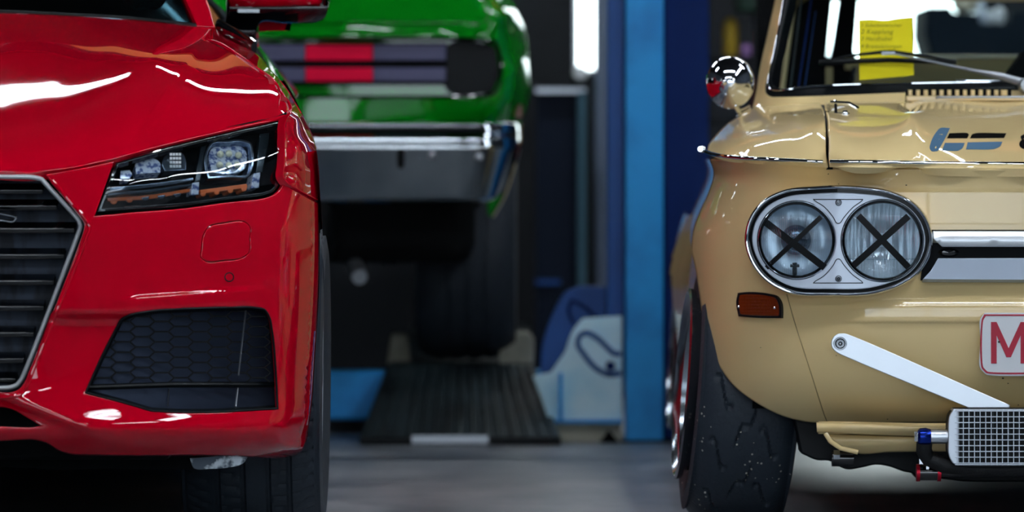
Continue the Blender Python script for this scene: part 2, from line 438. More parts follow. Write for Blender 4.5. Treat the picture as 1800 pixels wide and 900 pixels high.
struct(box(MB(), (RX1 + .05, cy, RZ / 2), (.1, wy, RZ)), 'wall_right', mwall_l)
# back wall with its openings
WIN = [(.235, .325, 1.13, 2.6), (1.15, 1.72, 1.0, 3.0)]
bw = MB(); xs = sorted({RX0, RX1} | {v for w in WIN for v in w[:2]})
for a, b in zip(xs[:-1], xs[1:]):
    w = next((w for w in WIN if w[0] <= a and b <= w[1]), None)
    if w is None: box(bw, ((a + b) / 2, RY1 + .05, RZ / 2), (b - a, .1, RZ))
    else:
        box(bw, ((a + b) / 2, RY1 + .05, w[2] / 2), (b - a, .1, w[2])); box(bw, ((a + b) / 2, RY1 + .05, (w[3] + RZ) / 2), (b - a, .1, RZ - w[3]))
struct(bw, 'wall_back', mwall)
mwin = mat('frosted_window', (230, 240, 242), .3, emit=((226, 240, 240), WIN_E))
for k, w in enumerate(WIN):
    o = struct(box(MB(), ((w[0] + w[1]) / 2, RY1 + .07, (w[2] + w[3]) / 2), (w[1] - w[0] + .02, .02, w[3] - w[2] + .02)), 'window_%d' % (k + 1), mwin)
    fr = MB(); t = .012 if k == 0 else .035
    for x in (w[0], w[1]): box(fr, (x, RY1 + .02, (w[2] + w[3]) / 2), (t, .05, w[3] - w[2]))
    for z in (w[2], w[3]): box(fr, ((w[0] + w[1]) / 2, RY1 + .02, z), (w[1] - w[0], .05, t))
    make(fr, 'window_frame', M['silver'], o)
# glowing panes added behind the camera as frontal fill, framed like a gate
mfill = mat('fill_glow', (230, 240, 248), .4, emit=((222, 236, 250), FILL_E))
g = struct(box(MB(), (0.6, RY0 + .02, 2.1), (7.0, .02, 2.7)), 'fill_panes', mfill)
gf = MB()
for k in range(5): box(gf, (-2.9 + 1.75 * k, RY0 + .05, 2.1), (.06, .05, 2.75))
for k in range(3): box(gf, (.6, RY0 + .05, .75 + k * 1.35), (7.1, .05, .06))
make(gf, 'fill_frame', M['black'], g)

# ---- fluorescent fixtures under the ceiling: their light and their reflections in the paint
mtube = mat('lit_diffuser', (255, 255, 255), .5, emit=((236, 244, 255), TUBE_E))
mdiff = mat('lit_trough', (255, 255, 255), .5, emit=((236, 244, 255), DIFF_E))
def fixture(x, y, L, label, group, rot=0, z=RZ - .25):
    t = thing('ceiling_light', label, 'ceiling light', (x, y, z), group)
    h = box(MB(), (0, 0, .04), (.26, L + .06, .06)); d = MB()
    for s in (-.07, .07): tube(d, [(s, -L / 2, -.03), (s, L / 2, -.03)], .022, n=8, up=(1, 0, 0))
    df = box(MB(), (0, 0, .008), (.34, L, .02)); h = box(MB(), (0, 0, .045), (.38, L + .06, .05))
    for q in (-L / 3, L / 3): box(h, (0, q, .16), (.02, .02, .19))
    for mbx, nm, m in ((h, 'housing', M['white']), (d, 'fluorescent_tube', mtube), (df, 'diffuser', mdiff)):
        ob = make(mbx, nm, m); ob.parent = t
    t.rotation_euler.z = rot
    return t
for y in (4.0, 9.6, 13.6, 17.8):
    for x in ({4.0: (-2.55, -.15, 2.35), 9.6: (-.9, 1.1), 13.6: (-3.4, 3.4), 17.8: (-2.55, -.15, 2.35)}[y]): fixture(x, y, 1.7, 'twin tube fluorescent fixture hung under the workshop ceiling', 'ceiling fluorescent fixtures', math.pi / 2)
for y in (8.6, 10.5, 12.4): fixture(3.4, y, 1.7, 'twin tube fluorescent fixture running lengthwise above the beige car', 'lengthwise fluorescent fixtures')
tb = box(MB(), (.25, 19.9, 3.75), (wx - .02, .3, .5)); o = tag(make(tb, 'reflected_beam', mat('orange_beam_paint', (205, 120, 40), .5)), 'orange beam added under the ceiling for its reflection in the red bonnet', 'beam')  # unseen beam, added so the red bonnet reflects an orange band

# ================================================================== car lift behind
LY = 16.16
lift = thing('car_lift', 'blue vehicle lift with upright post and ramp under the green car', 'car lift', (.2, LY, 0))
m_ = MB(); pbox(m_, 1100, -700, 1166, 779, LY, .11); part(m_, 'post', M['lift_blue'], lift, bevel=.004)
m_ = MB(); pbox(m_, 1068, -700, 1096.5, 700, LY + .03, .09); part(m_, 'post_channel', M['lift_mid'], lift, bevel=.003)
m_ = MB(); pbox(m_, 1167, -700, 1246, 779, LY + .06, .2); part(m_, 'side_post', M['lift_dark'], lift, bevel=.004)
m_ = MB(); pbox(m_, 1092, 774, 1250, 783, LY - .01, .35); part(m_, 'base_plate', M['black'], lift, bevel=.002)
sh = curve([(1024,560,1),(1094,555,1),(1094,741,1),(966,744,1),(952,700,1),(936,661,1),(968,655,1),(993,619,1),(1008,580)], ds=8)
m_ = MB(); prism(m_, sh, LY + .02, .02); shp = part(m_, 'shield_plate', M['lift_light'], lift, bevel=.003)
sl = curve([(1092,622),(1079,621),(1070,613),(1045,591),(1030,585),(1019,591),(1016,605),(1026,622),(1055,652),(1070,658),(1092,656)], closed=False, ds=4)
m_ = MB(); tube(m_, [P(x, y, LY + .018) for x, y in sl], .0075, .004, n=8, up=(0, 1, 0)); part(m_, 'slot_edge', M['lift_mid'], shp)
m_ = MB(); lathe(m_, [(.001, -.03), (.012, -.03), (.0135, -.02), (.0135, .01)], Matrix.Translation(Pv(1073, 643, LY + .01)) @ Matrix.Rotation(math.pi/2, 4, 'Z'), 24); part(m_, 'pivot_pin', M['lift_dark'], shp)
m_ = MB(); pbox(m_, 982, 656, 989, 741, LY + .005, .02); pbox(m_, 975, 738, 1094, 744, LY + .01, .02); part(m_, 'edge_strip', M['lift_blue'], shp)
m_ = MB(); prism(m_, curve([(996,512),(1012,505),(1066,504,1),(1066,600,1),(1000,700,1),(950,690,1),(955,600)], ds=10), LY + .12, .05); bc = part(m_, 'back_cover', M['lift_mid'], lift, bevel=.003)
m_ = MB(); tube(m_, [P(x, y, LY + .115) for x, y in curve([(1050,560),(1020,535),(1005,530),(1000,545),(1010,570)], closed=False)], .005, n=8, up=(0,1,0)); part(m_, 'slot_edge', M['lift_dark'], bc)
m_ = MB(); prism(m_, [(962,744),(1092,744),(1092,776),(990,784),(970,770)], LY + .05, .3); part(m_, 'base_beam', M['cream'], lift, bevel=.004)
m_ = MB(); prism(m_, curve([(1052,784),(1062,768),(1070,757),(1080,768),(1092,784)], ds=5), LY - .02, .05); part(m_, 'floor_bolt', M['dark'], lift)
# front cross beam left of the ramp
m_ = MB(); pbox(m_, 300, 652, 975, 738, LY + .5, .12); cbm = part(m_, 'cross_beam', M['lift_blue'], lift, bevel=.008)
# ramp: sloping sheet up to the runway
def ramp(px0, px1, qx0, qx1, dx):
    a, b = Pv(px0, 772, 16.0), Pv(px1, 772, 16.0); Zt = .205; Yt = 16.62
    sc = K(Yt); c = Vector(((qx0 - 900) / sc, Yt, Zt)); d = Vector(((qx1 - 900) / sc, Yt, Zt)); v = []
    a.z = b.z = .018
    for q in (a, b, c, d): q.x += dx
    m = MB(); th = Vector((0, 0, -.018)); vs = [a, b, d, c, a + th, b + th, d + th, c + th]
    m.add(vs, [(0,1,2,3),(7,6,5,4),(0,4,5,1),(1,5,6,2),(2,6,7,3),(3,7,4,0)])
    r = part(m, 'ramp', M['steel'], lift)
    k = MB()
    for q in np.linspace(.04, .96, 15):
        p0 = a.lerp(b, q); p1 = c.lerp(d, q); up = Vector((0, -.003, .004)); tube(k, [p0 + up, p1 + up], .005, .003, n=6, up=(1, 0, 0))
    part(k, 'ramp_rib', M['steel'], r)
    e = MB(); box(e, ((a.x + b.x) / 2, 15.99, .014), (b.x - a.x, .02, .02)); part(e, 'ramp_edge', M['black'], r, bevel=.003)
    e = MB(); box(e, (a.x * .55 + b.x * .45, 15.975, .018), ((b.x - a.x) * .38, .01, .022)); part(e, 'edge_plate', M['bright_steel'], r)
    e = MB(); L = 4.1 ; box(e, ((c.x + d.x) / 2, Yt + .03 - .9 + L / 2 + .87, Zt - .03), (d.x - c.x, L, .06)); part(e, 'runway', M['steel'], lift, bevel=.004)
    return r
ramp(632, 986, 682, 938, 0)
ramp(632, 986, 682, 938, -1.36)
m_ = MB(); prism(m_, curve([(882,588,1),(926,583,1),(936,592),(938,640,1),(876,642,1)], ds=8), 16.72, .12); part(m_, 'wheel_stop', M['cream'], lift, bevel=.005)
m_ = MB(); prism(m_, [(688,588),(715,588),(722,642),(680,642)], 16.9, .1); part(m_, 'wheel_stop', M['cream'], lift, bevel=.005)

# ================================================================== things along the back wall
m_ = MB(); pbox(m_, 942, 165, 1016, 760, 19.6, .5); cab = thing('steel_cabinet', 'dark navy steel cabinet with pale edge rails behind the green car', 'cabinet', (.12, 19.8, 0))
box(m_, (.155, 19.86, .1), (.13, .48, .2)); part(m_, 'body', mat('navy_enamel', (3, 18, 38), .6, spec=.25), cab)
m_ = MB(); pbox(m_, 942, 155, 1030, 163, 19.55, .05); part(m_, 'top_rail', M['silver'], cab)
m_ = MB(); pbox(m_, 1016, 160, 1030, 600, 19.55, .05); part(m_, 'side_rail', mat('teal_grey_rail', (46, 84, 98), .5), cab)
m_ = MB(); pbox(m_, 942, 492, 985, 500, 19.58, .02); part(m_, 'shelf_edge', M['lift_mid'], cab)
m_ = MB(); tube(m_, [Pv(1057, -800, 20.3), Pv(1057, 165, 20.3), Pv(1060, 640, 20.3)], .024, n=14, up=(0, 1, 0)); 
tag(make(m_, 'drain_pipe', mat('grey_pipe', (110, 124, 146), .5)), 'grey vertical pipe beside the narrow bright window', 'pipe')
m_ = MB(); lathe(m_, [(.001,-.03),(.02,-.03),(.026,-.015),(.026,.03)], Matrix.Translation(Pv(1020, 128, 20.0)) @ Matrix.Rotation(math.pi/2, 4, 'Z'), 20); box(m_, Pv(1020,128,20.5), (.02,.98,.02))
tag(make(m_, 'round_bracket', M['white']), 'small round white bracket below the narrow bright window', 'bracket')
# dark shelving behind the beige car's mirror, with bright odds and ends on it
shf = thing('storage_rack', 'dark storage rack behind the chrome mirror of the beige car', 'rack', (.85, 19.9, 0))
m_ = MB()
for x in (1244, 1362): pbox(m_, x, -500, x + 6, 760, 19.6, .6)
part(m_, 'upright', M['black'], shf)
for yy in (98, 210, 330, 470, 600):
    m_ = MB(); pbox(m_, 1244, yy, 1368, yy + 7, 19.6, .6); part(m_, 'shelf', M['black'], shf)
def rack_item(name, x0, y0, x1, y1, rgb, label, cat, Y=19.7):
    m_ = MB(); w = (x1 - x0) / K(Y) / 2; a = Pv((x0+x1)/2, y1, Y + w); h = (y1 - y0) / K(Y)
    lathe(m_, [(0, 0), (w, 0), (w, h * .8), (w * .8, h * .93), (w * .45, h), (0, h)], Matrix.Translation(a) @ Matrix.Rotation(-math.pi/2, 4, 'Y'), 20)
    return tag(make(m_, name, mat(name + '_colour', rgb, .5)), label, cat)
rack_item('yellow_canister', 1271, 32, 1297, 97.5, (150, 124, 14), 'yellow canister on the rack left of the beige pillar', 'canister')
rack_item('violet_bottle', 1304, 78, 1321, 97.5, (150, 110, 170), 'small violet bottle beside the yellow canister', 'bottle')
rack_item('red_bottle', 1330, 50, 1342, 97.5, (120, 22, 24), 'slim red bottle close to the beige pillar, upper shelf', 'bottle')
rack_item('red_can', 1322, 140, 1340, 209.5, (96, 20, 22), 'red can on the shelf below the violet bottle', 'can')
m_ = MB(); pbox(m_, 1244, -46, 1368, -40, 19.6, .6); part(m_, 'shelf', M['black'], shf)
m_ = MB(); pbox(m_, 1292, -14, 1350, 14, 19.75, .3); box(m_, (Pv(1321, 14, 19.9).x, 19.9, Pv(1321, -13, 19.9).z), (.01, .3, .01))
# a green bin hangs from the shelf above
m_ = MB(); pbox(m_, 1296, -39.5, 1352, 20, 19.66, .35); tag(make(m_, 'green_bin', mat('green_bin_plastic', (4, 52, 34), .5), bevel=.01), 'dark green bin hung under the top shelf of the rack', 'bin')
m_ = MB(); pbox(m_, 1322, 22, 1352, 52, 20.0, .02); pbox(m_, 1334, 20, 1338, 24, 20.0, .02)
tag(make(m_, 'grey_tag', mat('grey_card', (110, 112, 124), .7)), 'pale grey card hanging under the green bin', 'card')

m_ = MB(); prism(m_, [(1628,12),(1672,12),(1674,22),(1720,24),(1722,42),(1776,42),(1778,20),(2100,20),(2100,700),(1640,700),(1636,95),(1626,60)], 19.2, .6)
tag(make(m_, 'machine_cabinet', mat('dark_navy_cabinet', (4, 22, 34), .7, spec=.2), bevel=.01), 'dark navy cabinet seen through the windows of the beige car', 'cabinet')
def blob(x, y1, w, h, rgb, nm, label, cat):  # pale solids standing for blurred lights seen through the rear window
    m_ = MB(); r = w / K(19.4) / 2; hh = h / K(19.4)
    lathe(m_, [(0, 0), (r * .6, 0), (r, hh * .3), (r, hh * .65), (r * .6, hh * .92), (0, hh)], Matrix.Translation(Pv(x, y1, 19.4)) @ Matrix.Rotation(-math.pi/2, 4, 'Y'), 20)
    return tag(make(m_, nm, mat(nm + '_tone', rgb, .3)), label, cat)
blob(1727, 42, 16, 23, (190, 200, 215), 'light_blob', 'small pale grey jar standing for a blurred light, leftmost of three', 'blob')
blob(1740, 42, 18, 25, (225, 232, 236), 'light_blob', 'white jar standing for a blurred light between two others', 'blob')
blob(1757, 42, 22, 31, (240, 244, 246), 'light_blob', 'largest white jar standing for a blurred light, rightmost of three', 'blob')
blob(1697, 23, 46, 34, (214, 206, 180), 'cream_light', 'cream shape standing for a blurred lamp on the navy cabinet', 'bowl')
# ================================================================== wheels
def tread_tyre(mb, mt, R, w, kind, side=1):
    """tyre carcass with real tread relief: a fine grid over the crown, lathe for the walls"""
    n = 360 if kind == 'slick' else 300; k = 60; vs = []; fs = []
    rs = R - .028
    prof = []
    for j in range(k + 1):
        t = -1 + 2 * j / k; prof.append((t, R - .018 * abs(t) ** 5 - .004 * t * t))
    for i in range(n):
        a = 2 * math.pi * i / n
        for j, (t, r) in enumerate(prof):
            d = 0.0; x = t * w / 2
            if kind == 'slick':      # staggered wavy cuts
                for (c0, ph, sg) in ((-.62, 0, 1), (-.05, .5, -1), (.5, .25, 1)):
                    u = (a * 13 / (2 * math.pi) + ph) % 1.0 - .5
                    q = (t - c0) / .25
                    if abs(q) < 1:
                        ln = .30 * q * sg + .09 * math.sin(q * 4.2)
                        e = abs(u - ln)
                        if e < .055: d = max(d, .0065 * min(1, (1 - abs(q)) * 4) * (1 - (e / .055) ** 2) ** .5)
            elif kind == 'road':     # circumferential grooves, lateral sipes
                for g in (-.52, -.12, .28, .62):
                    e = abs(t - g)
                    if e < .045: d = .007
                u = (a * 62 / (2 * math.pi) + .9 * abs(t)) % 1.0
                if u < .18 and (abs(t) > .66 or -.52 < t < -.12 or .28 < t < .62): d = max(d, .004)
            else:
                for g in (-.4, 0, .4):
                    if abs(t - g) < .05: d = .006
            rr = r - d; vs.append(mt @ Vector((x, rr * math.cos(a), rr * math.sin(a))))
    m = k + 1
    for i in range(n):
        for j in range(k): fs.append((i*m + j, i*m + j + 1, ((i+1) % n)*m + j + 1, ((i+1) % n)*m + j))
    mb.add(vs, [tuple(reversed(f)) for f in fs])
    return prof[0][1]
def wheel(parent, c, R, rr, w, kind, rimkind, camber=0, steer=0, mx=None, flip=1, out=0):
    """rim is the part, tyre its sub-part; outboard face is at local x = -w/2 (flip=1) or +w/2"""
    mt = wheel_matrix(Vector(c), camber, steer); f = flip
    m = MB(); r0 = tread_tyre(m, mt, R, w, kind)
    for s in (-1, 1):
        pr = [(r0, s * w / 2), (r0 - .006, s * (w / 2 + .006)), (R * .93 - .004, s * (w / 2 + .012)), (R*.45 + rr*.55, s * (w / 2 + .017)), (rr + .012, s * (w / 2 + .002)), (rr - .004, s * (w / 2 - .008))]
        if s > 0: pr = pr[::-1]
        lathe(m, pr, mt, 120)
    r = MB(); o = -f * (w / 2 + out)          # outboard plane
    if rimkind == 'dish':
        pr = [(rr + .002, o + f*.008), (rr + .006, o - f*.004), (rr - .002, o - f*.008), (rr - .008, o + f*.004), (rr - .014, o + f*.008), (rr - .016, o + f*.02)]
        lathe(r, pr, mt, 96); CEN = [(rr - .015, o + f*.019), (rr - .024, o + f*.05), (rr - .022, o + f*.07), (rr - .05, o + f*.085), (.075, o + f*.07), (.06, o + f*.04), (.03, o + f*.03), (.002, o + f*.03)]; lathe(r, [(rr - .02, o + f*.12), (rr - .02, o + f*(w - .02)), (rr, o + f*(w - .005))], mt, 96)
    else:
        pr = [(rr + .002, o + f*.008), (rr + .004, o - f*.002), (rr - .01, o + f*.006), (rr - .02, o + f*.09), (rr - .02, o + f*(w - .02)), (rr, o + f*(w - .005))]
        lathe(r, pr, mt, 96)
        for q in range(10):
            a = 2 * math.pi * q / 10; tube(r, [mt @ Vector((o + f*.03, .03 * math.cos(a), .03 * math.sin(a))), mt @ Vector((o + f*.012, rr * .96 * math.cos(a), rr * .96 * math.sin(a)))], .012, .02, n=8)
        lathe(r, [(.06, o + f*.06), (.06, o + f*.012), (.002, o + f*.01)], mt, 32)
    rimmat = POL if rimkind == 'dish' else M['silver']
    ro = part(r, 'wheel', rimmat, parent, mx); part(m, 'tyre', M['rubber'] if kind != 'slick' else M['rubber_dirty'], ro, mx)
    if rimkind == 'dish':
        d = MB(); lathe(d, CEN, mt, 48); part(d, 'wheel_centre', M['dark'], ro, mx)
    d = MB(); lathe(d, [(.002, o + f*.1), (.13, o + f*.1), (.13, o + f*.12), (.002, o + f*.12)], mt, 40); part(d, 'brake_disc', M['bright_steel'], ro, mx)
    return ro
# gritty rubber for the semi-slick tyre: small pale stones stuck in it
def dirty():
    m = mat('gritty_tyre_rubber', (40, 50, 60), .55, bump=(110, .5, .003)); nt = m.node_tree; b = nt.nodes['Principled BSDF']
    tc = nt.nodes.new('ShaderNodeTexCoord'); v = nt.nodes.new('ShaderNodeTexVoronoi'); v.inputs['Scale'].default_value = 70
    n = nt.nodes.new('ShaderNodeTexNoise'); n.inputs['Scale'].default_value = 9
    r = nt.nodes.new('ShaderNodeMath'); r.operation = 'LESS_THAN'; r.inputs[1].default_value = .16
    g = nt.nodes.new('ShaderNodeMath'); g.operation = 'GREATER_THAN'; g.inputs[1].default_value = .56
    mu = nt.nodes.new('ShaderNodeMath'); mu.operation = 'MULTIPLY'; mx = nt.nodes.new('ShaderNodeMix'); mx.data_type = 'RGBA'
    mx.inputs[6].default_value = lin((40, 50, 60)); mx.inputs[7].default_value = lin((190, 186, 170))
    for q in (v, n): nt.links.new(tc.outputs['Object'], q.inputs['Vector'])
    nt.links.new(v.outputs['Distance'], r.inputs[0]); nt.links.new(n.outputs['Fac'], g.inputs[0])
    nt.links.new(r.outputs[0], mu.inputs[0]); nt.links.new(g.outputs[0], mu.inputs[1]); nt.links.new(mu.outputs[0], mx.inputs[0]); nt.links.new(mx.outputs[2], b.inputs['Base Color'])
    return m
M['rubber_dirty'] = dirty()
POL = mat('polished_rim', (150, 158, 166), .18, .97)

# ================================================================== the green car on the lift (its tail towards us)
GX = -.88
gc = thing('muscle_car', 'bright green classic car seen from behind on the lift, chrome bumper, red tail lamps', 'car', (GX, 17.5, .2))
gd = tps([(300,-60,16.1),(600,-60,16.1),(850,-60,16.2),(300,-20,15.97),(600,-20,15.97),(850,-20,16.05),(300,20,15.92),(600,20,15.92),(840,20,15.95),(300,60,15.9),(600,60,15.9),(800,60,15.9),
          (300,120,15.9),(600,120,15.9),(800,120,15.9),(300,213,15.9),(600,213,15.9),(800,213,15.905),(880,60,15.93),(880,120,15.92),(870,213,15.92),(898,-10,16.3),(922,44,16.25),(931,111,16.22),(931,169,16.2),(913,213,16.12),(905,120,15.965),(905,170,15.965),(888,20,15.99)])
lid = curve([(200,-55,1),(835,-55,1),(850,0),(858,25),(851,38),(835,40),(200,41,1)], ds=8)
rec = curve([(200,67,1),(850,67),(872,72),(880,89),(880,151),(872,165),(850,169),(200,170,1)], ds=8)
out = curve([(180,-56,1),(860,-56,1),(886,-30),(900,0),(922,44),(931,111),(931,169),(922,200),(912,216,1),(180,216,1)], ds=8)
m_ = MB(); panel(m_, out, [off(lid, 2.5), rec], gd, step=18, rim=.03)
def grings(n, d, taper): return [(-taper * q * d, q * d, 0) for q in range(1, n)]
sil = curve([(886,-30),(900,0),(922,44),(931,111),(931,169),(922,200),(912,216)], closed=False, ds=8)
sideloft(m_, sil, gd, [(-.004, .06, 0), (-.012, .2, 0)] + [(-.03 * q, .2 + .5 * q, 0) for q in range(1, 9)])
part(m_, 'rear_body', M['green'], gc, GX, join=True)
m_ = MB(); panel(m_, lid, [], gd, step=18, rim=.03); part(m_, 'trunk_lid', M['green'], gc, GX, join=True)
m_ = MB(); panel(m_, off(rec, 6), [], lambda x, y: gd(x, y) * 0 + 15.945 + .03 * sig((np.asarray(x) - 880) / 10), step=20, rim=.01); tp = part(m_, 'tail_panel', M['green'], gc, GX, join=True)
m_ = MB(); tube(m_, onsurf(curve([(200,69),(850,69),(870,74),(878,90),(878,150),(870,163),(850,168),(200,169)], closed=False), gd, -.003), .004, n=8, up=(0, 1, 0)); part(m_, 'recess_shade_line', M['gloss_black'], gc, GX)  # black tube drawn in for the shade round the recess
m_ = MB(); panel(m_, curve([(300,75,1),(786,75,1),(786,149,1),(300,149,1)], ds=10), [], 15.93, step=40, rim=.02); ho = part(m_, 'lamp_housing', M['dark'], gc, GX)
m_ = MB(); panel(m_, curve([(790,76),(850,76),(870,84),(874,100),(874,145),(866,160),(845,164),(790,163)], ds=8), [], 15.932, step=40, rim=.02); part(m_, 'filler_panel', M['black'], gc, GX)
lil = mat('lilac_lens', (84, 84, 116), .45, spec=.4); redl = mat('red_lens', (240, 4, 62), .6, spec=.15)
for y0, y1 in ((79, 106), (119, 143)):
    for x0, x1, mm, nm in ((400, 536, lil, 'tail_lens'), (537, 655, redl, 'tail_lens'), (656, 784, lil, 'tail_lens')):
        m_ = MB(); panel(m_, curve([(x0,y0,1),(x1,y0,1),(x1,y1,1),(x0,y1,1)], ds=10), [], 15.918, step=40, rim=.012)
        o = part(m_, nm, mm, ho, GX if False else None)
        if mm is redl: o['label'] = 'red lens'
bd = lambda x, y: bprof(y) + .30 * sig((np.asarray(x, float) - 908 + .25 * np.maximum(np.asarray(y) - 260, 0)) / 14)
bprof = lambda y: np.interp(np.asarray(y, float), [205, 214, 217, 223, 231, 236, 243, 250, 258, 261, 264, 350, 360], [15.86, 15.800, 15.7900, 15.7874, 15.7830, 15.772, 15.752, 15.7490, 15.7445, 15.7440, 15.746, 15.805, 15.83])
bo = curve([(200,214,1),(880,214),(909,217),(913,240),(908,270),(898,310),(884,338),(862,353),(840,355),(200,355,1)], ds=8)
m_ = MB(); panel(m_, bo, [], bd, step=9, rim=.01, edge=3, dense=[(300, 214, 905, 266, 10, 2)]); bmp = part(m_, 'rear_bumper', mat('aged_chrome', (160, 168, 172), .08, 1), gc, GX, join=True)
m_ = MB(); prism(m_, curve([(701,262),(708,262),(708,296),(701,296)], ds=6), 15.698, .01); part(m_, 'bumper_slot', M['dark'], bmp)
for x, y in ((759, 273), (842, 276)):
    m_ = MB(); lathe(m_, [(.001,-.012),(.008,-.01),(.011,0),(.011,.01)], Matrix.Translation(Pv(x, y, 15.70)) @ Matrix.Rotation(math.pi/2, 4, 'Z'), 16); part(m_, 'bumper_bolt', M['bright_steel'], bmp)
m_ = MB(); qd = lambda x, y: 16.2 - .0 * (np.asarray(x, float) - 880)
panel(m_, curve([(900,213,1),(916,213,1),(914,250),(902,300),(884,350),(866,382),(858,378,1),(856,350,1),(880,340)], ds=6), [], qd, step=12, rim=.03)
q_ = part(m_, 'quarter_panel', M['green'], gc, GX)
m_ = MB(); tube(m_, onsurf(curve([(915,218),(912,255),(901,300),(883,350),(866,380)], closed=False), qd, -.004), .006, n=8, up=(0, 1, 0)); part(m_, 'arch_trim', M['chrome'], q_, GX)
m_ = MB(); prism(m_, rectx(905, 184, 917, 206), 16.06, .05); o = part(m_, 'side_marker', mat('dark_red_lens', (110, 10, 30), .3), gc, GX)
m_ = MB(); box(m_, (GX, 18.2, .62), (1.55, 4.2, .22)); box(m_, (GX, 17.9, .9), (1.6, 3.4, .5)); part(m_, 'underbody', M['dark'], gc, bevel=.05)
# glasshouse and roof above the frame, so the car is whole
m_ = MB()
sec = [((GX, 16.3, 1.16), .72), ((GX, 17.1, 1.24), .70), ((GX, 17.7, 1.58), .58), ((GX, 18.6, 1.60), .58), ((GX, 19.2, 1.25), .70)]
vs = []
for (c, w) in sec:
    for s in (-1, 1): vs += [(c[0] + s * w, c[1], c[2])]
for (c, w) in sec:
    for s in (-1, 1): vs += [(c[0] + s * (w + .08), c[1], 1.05)]
fs = []
for i in range(4):
    fs += [(2*i, 2*i+1, 2*i+3, 2*i+2), (2*i, 2*i+2, 10+2*i+2, 10+2*i), (2*i+1, 10+2*i+1, 10+2*i+3, 2*i+3)]
m_.add(vs, fs); part(m_, 'roof', M['green'], gc, bevel=.02)
wheel(gc, (.035 - .15 - .02, 16.84, .548), .335, .19, .265, 'plain', 'spoke', flip=-1, mx=GX)
m_ = MB(); tube(m_, [(GX - .75, 16.84, .548), (GX + .75, 16.84, .548)], .04, n=14, up=(0, 0, 1)); lathe(m_, [(.001,-.14),(.09,-.1),(.13,0),(.09,.1),(.001,.14)], Matrix.Translation((GX, 16.84, .548)), 24); part(m_, 'rear_axle', M['steel'], gc)
m_ = MB(); tube(m_, [Pv(632,487,16.0), Pv(615,440,16.3), Pv(600,400,16.9)], .022, n=14); part(m_, 'exhaust_pipe', M['bright_steel'], gc, GX)
m_ = MB(); box(m_, (GX, 16.35, .60), (.75, .6, .18)); part(m_, 'fuel_tank', M['black'], gc, bevel=.03)
m_ = MB(); tube(m_, [(-.36, 16.2, .62), (-.36, 16.5, .52), (-.36, 16.9, .50), (-.36, 17.4, .62)], .03, .012, n=8); part(m_, 'leaf_spring', M['black'], gc, GX)
# ================================================================== the red car
AX = -1.33
rc = thing('sports_car', 'glossy red sports car facing us, with LED headlamp and chrome-edged grille', 'car', (AX, 13.2, 0))
# --- skin depth (real distance of the skin along each line of sight)
hoodd0 = tps([(-300,300,11.12),(-150,301,11.125),(0,302,11.13),(75,303,11.15),(150,291,11.18),(200,281,11.205),(300,252,11.3),(400,228,11.41),(450,217,11.47),(490,209,11.535),(505,199,11.585),(510,188,11.66),
    (-250,285,11.15),(-250,262,11.205),(-250,240,11.29),(-250,180,11.535),(-250,120,11.82),(-250,95,11.95),(-250,75,12.08),(-220,45,12.28),(-200,20,12.47),
    (0,285,11.152),(0,262,11.208),(0,240,11.29),(0,210,11.405),(0,180,11.535),(0,120,11.82),(0,95,11.95),(0,75,12.08),(0,45,12.28),(0,20,12.47),
    (100,298,11.16),(100,270,11.205),(100,240,11.285),(100,200,11.43),(100,150,11.645),(100,100,11.90),(100,60,12.16),
    (200,235,11.285),(200,200,11.375),(200,165,11.49),(200,120,11.69),(200,80,11.94),(200,50,12.2),(200,30,12.42),(300,40,12.42),(350,48,12.42),(375,48,12.42),
    (275,200,11.385),(275,160,11.50),(275,130,11.61),(275,100,11.76),(340,80,12.02),(340,110,11.78),(340,170,11.50),(417,98,12.0),(380,76,12.17),(451,121,11.885),(481,143,11.775),(497,167,11.69)], 1.5e-3)
def hoodd(x, y):
    x = np.asarray(x, float); y = np.asarray(y, float)
    # power crease from (372,48) to (225,250): the skin breaks away to its right
    ax, ay, bx, by = 372., 48., 225., 252.; L = math.hypot(bx - ax, by - ay); ux, uy = (bx - ax) / L, (by - ay) / L
    s = (x - ax) * -uy + (y - ay) * ux; s = -s; t = ((x - ax) * ux + (y - ay) * uy) / L
    fade = sig((.95 - t) / .07)
    k = softp(s, 2.) - softp(s - 20, 3.)
    return hoodd0(x, y) + .0016 * k * fade
Rpx = sp([290, 330, 400, 500, 640, 700, 740, 777, 797, 806, 830], [560, 561, 562, 561, 553, 549, 544, 538, 527, 500, 470])
gA = sp([-320, -150, 0, 150, 300, 400, 470, 500, 525, 545, 556, 562], [11.10, 11.10, 11.11, 11.14, 11.22, 11.29, 11.355, 11.395, 11.455, 11.54, 11.61, 11.68])
hA = sp([280, 330, 400, 480, 540, 620, 700, 735, 752, 765, 785, 800, 815], [.035, .018, 0, -.006, -.012, -.012, -.022, -.042, -.05, -.044, -.01, .03, .08])
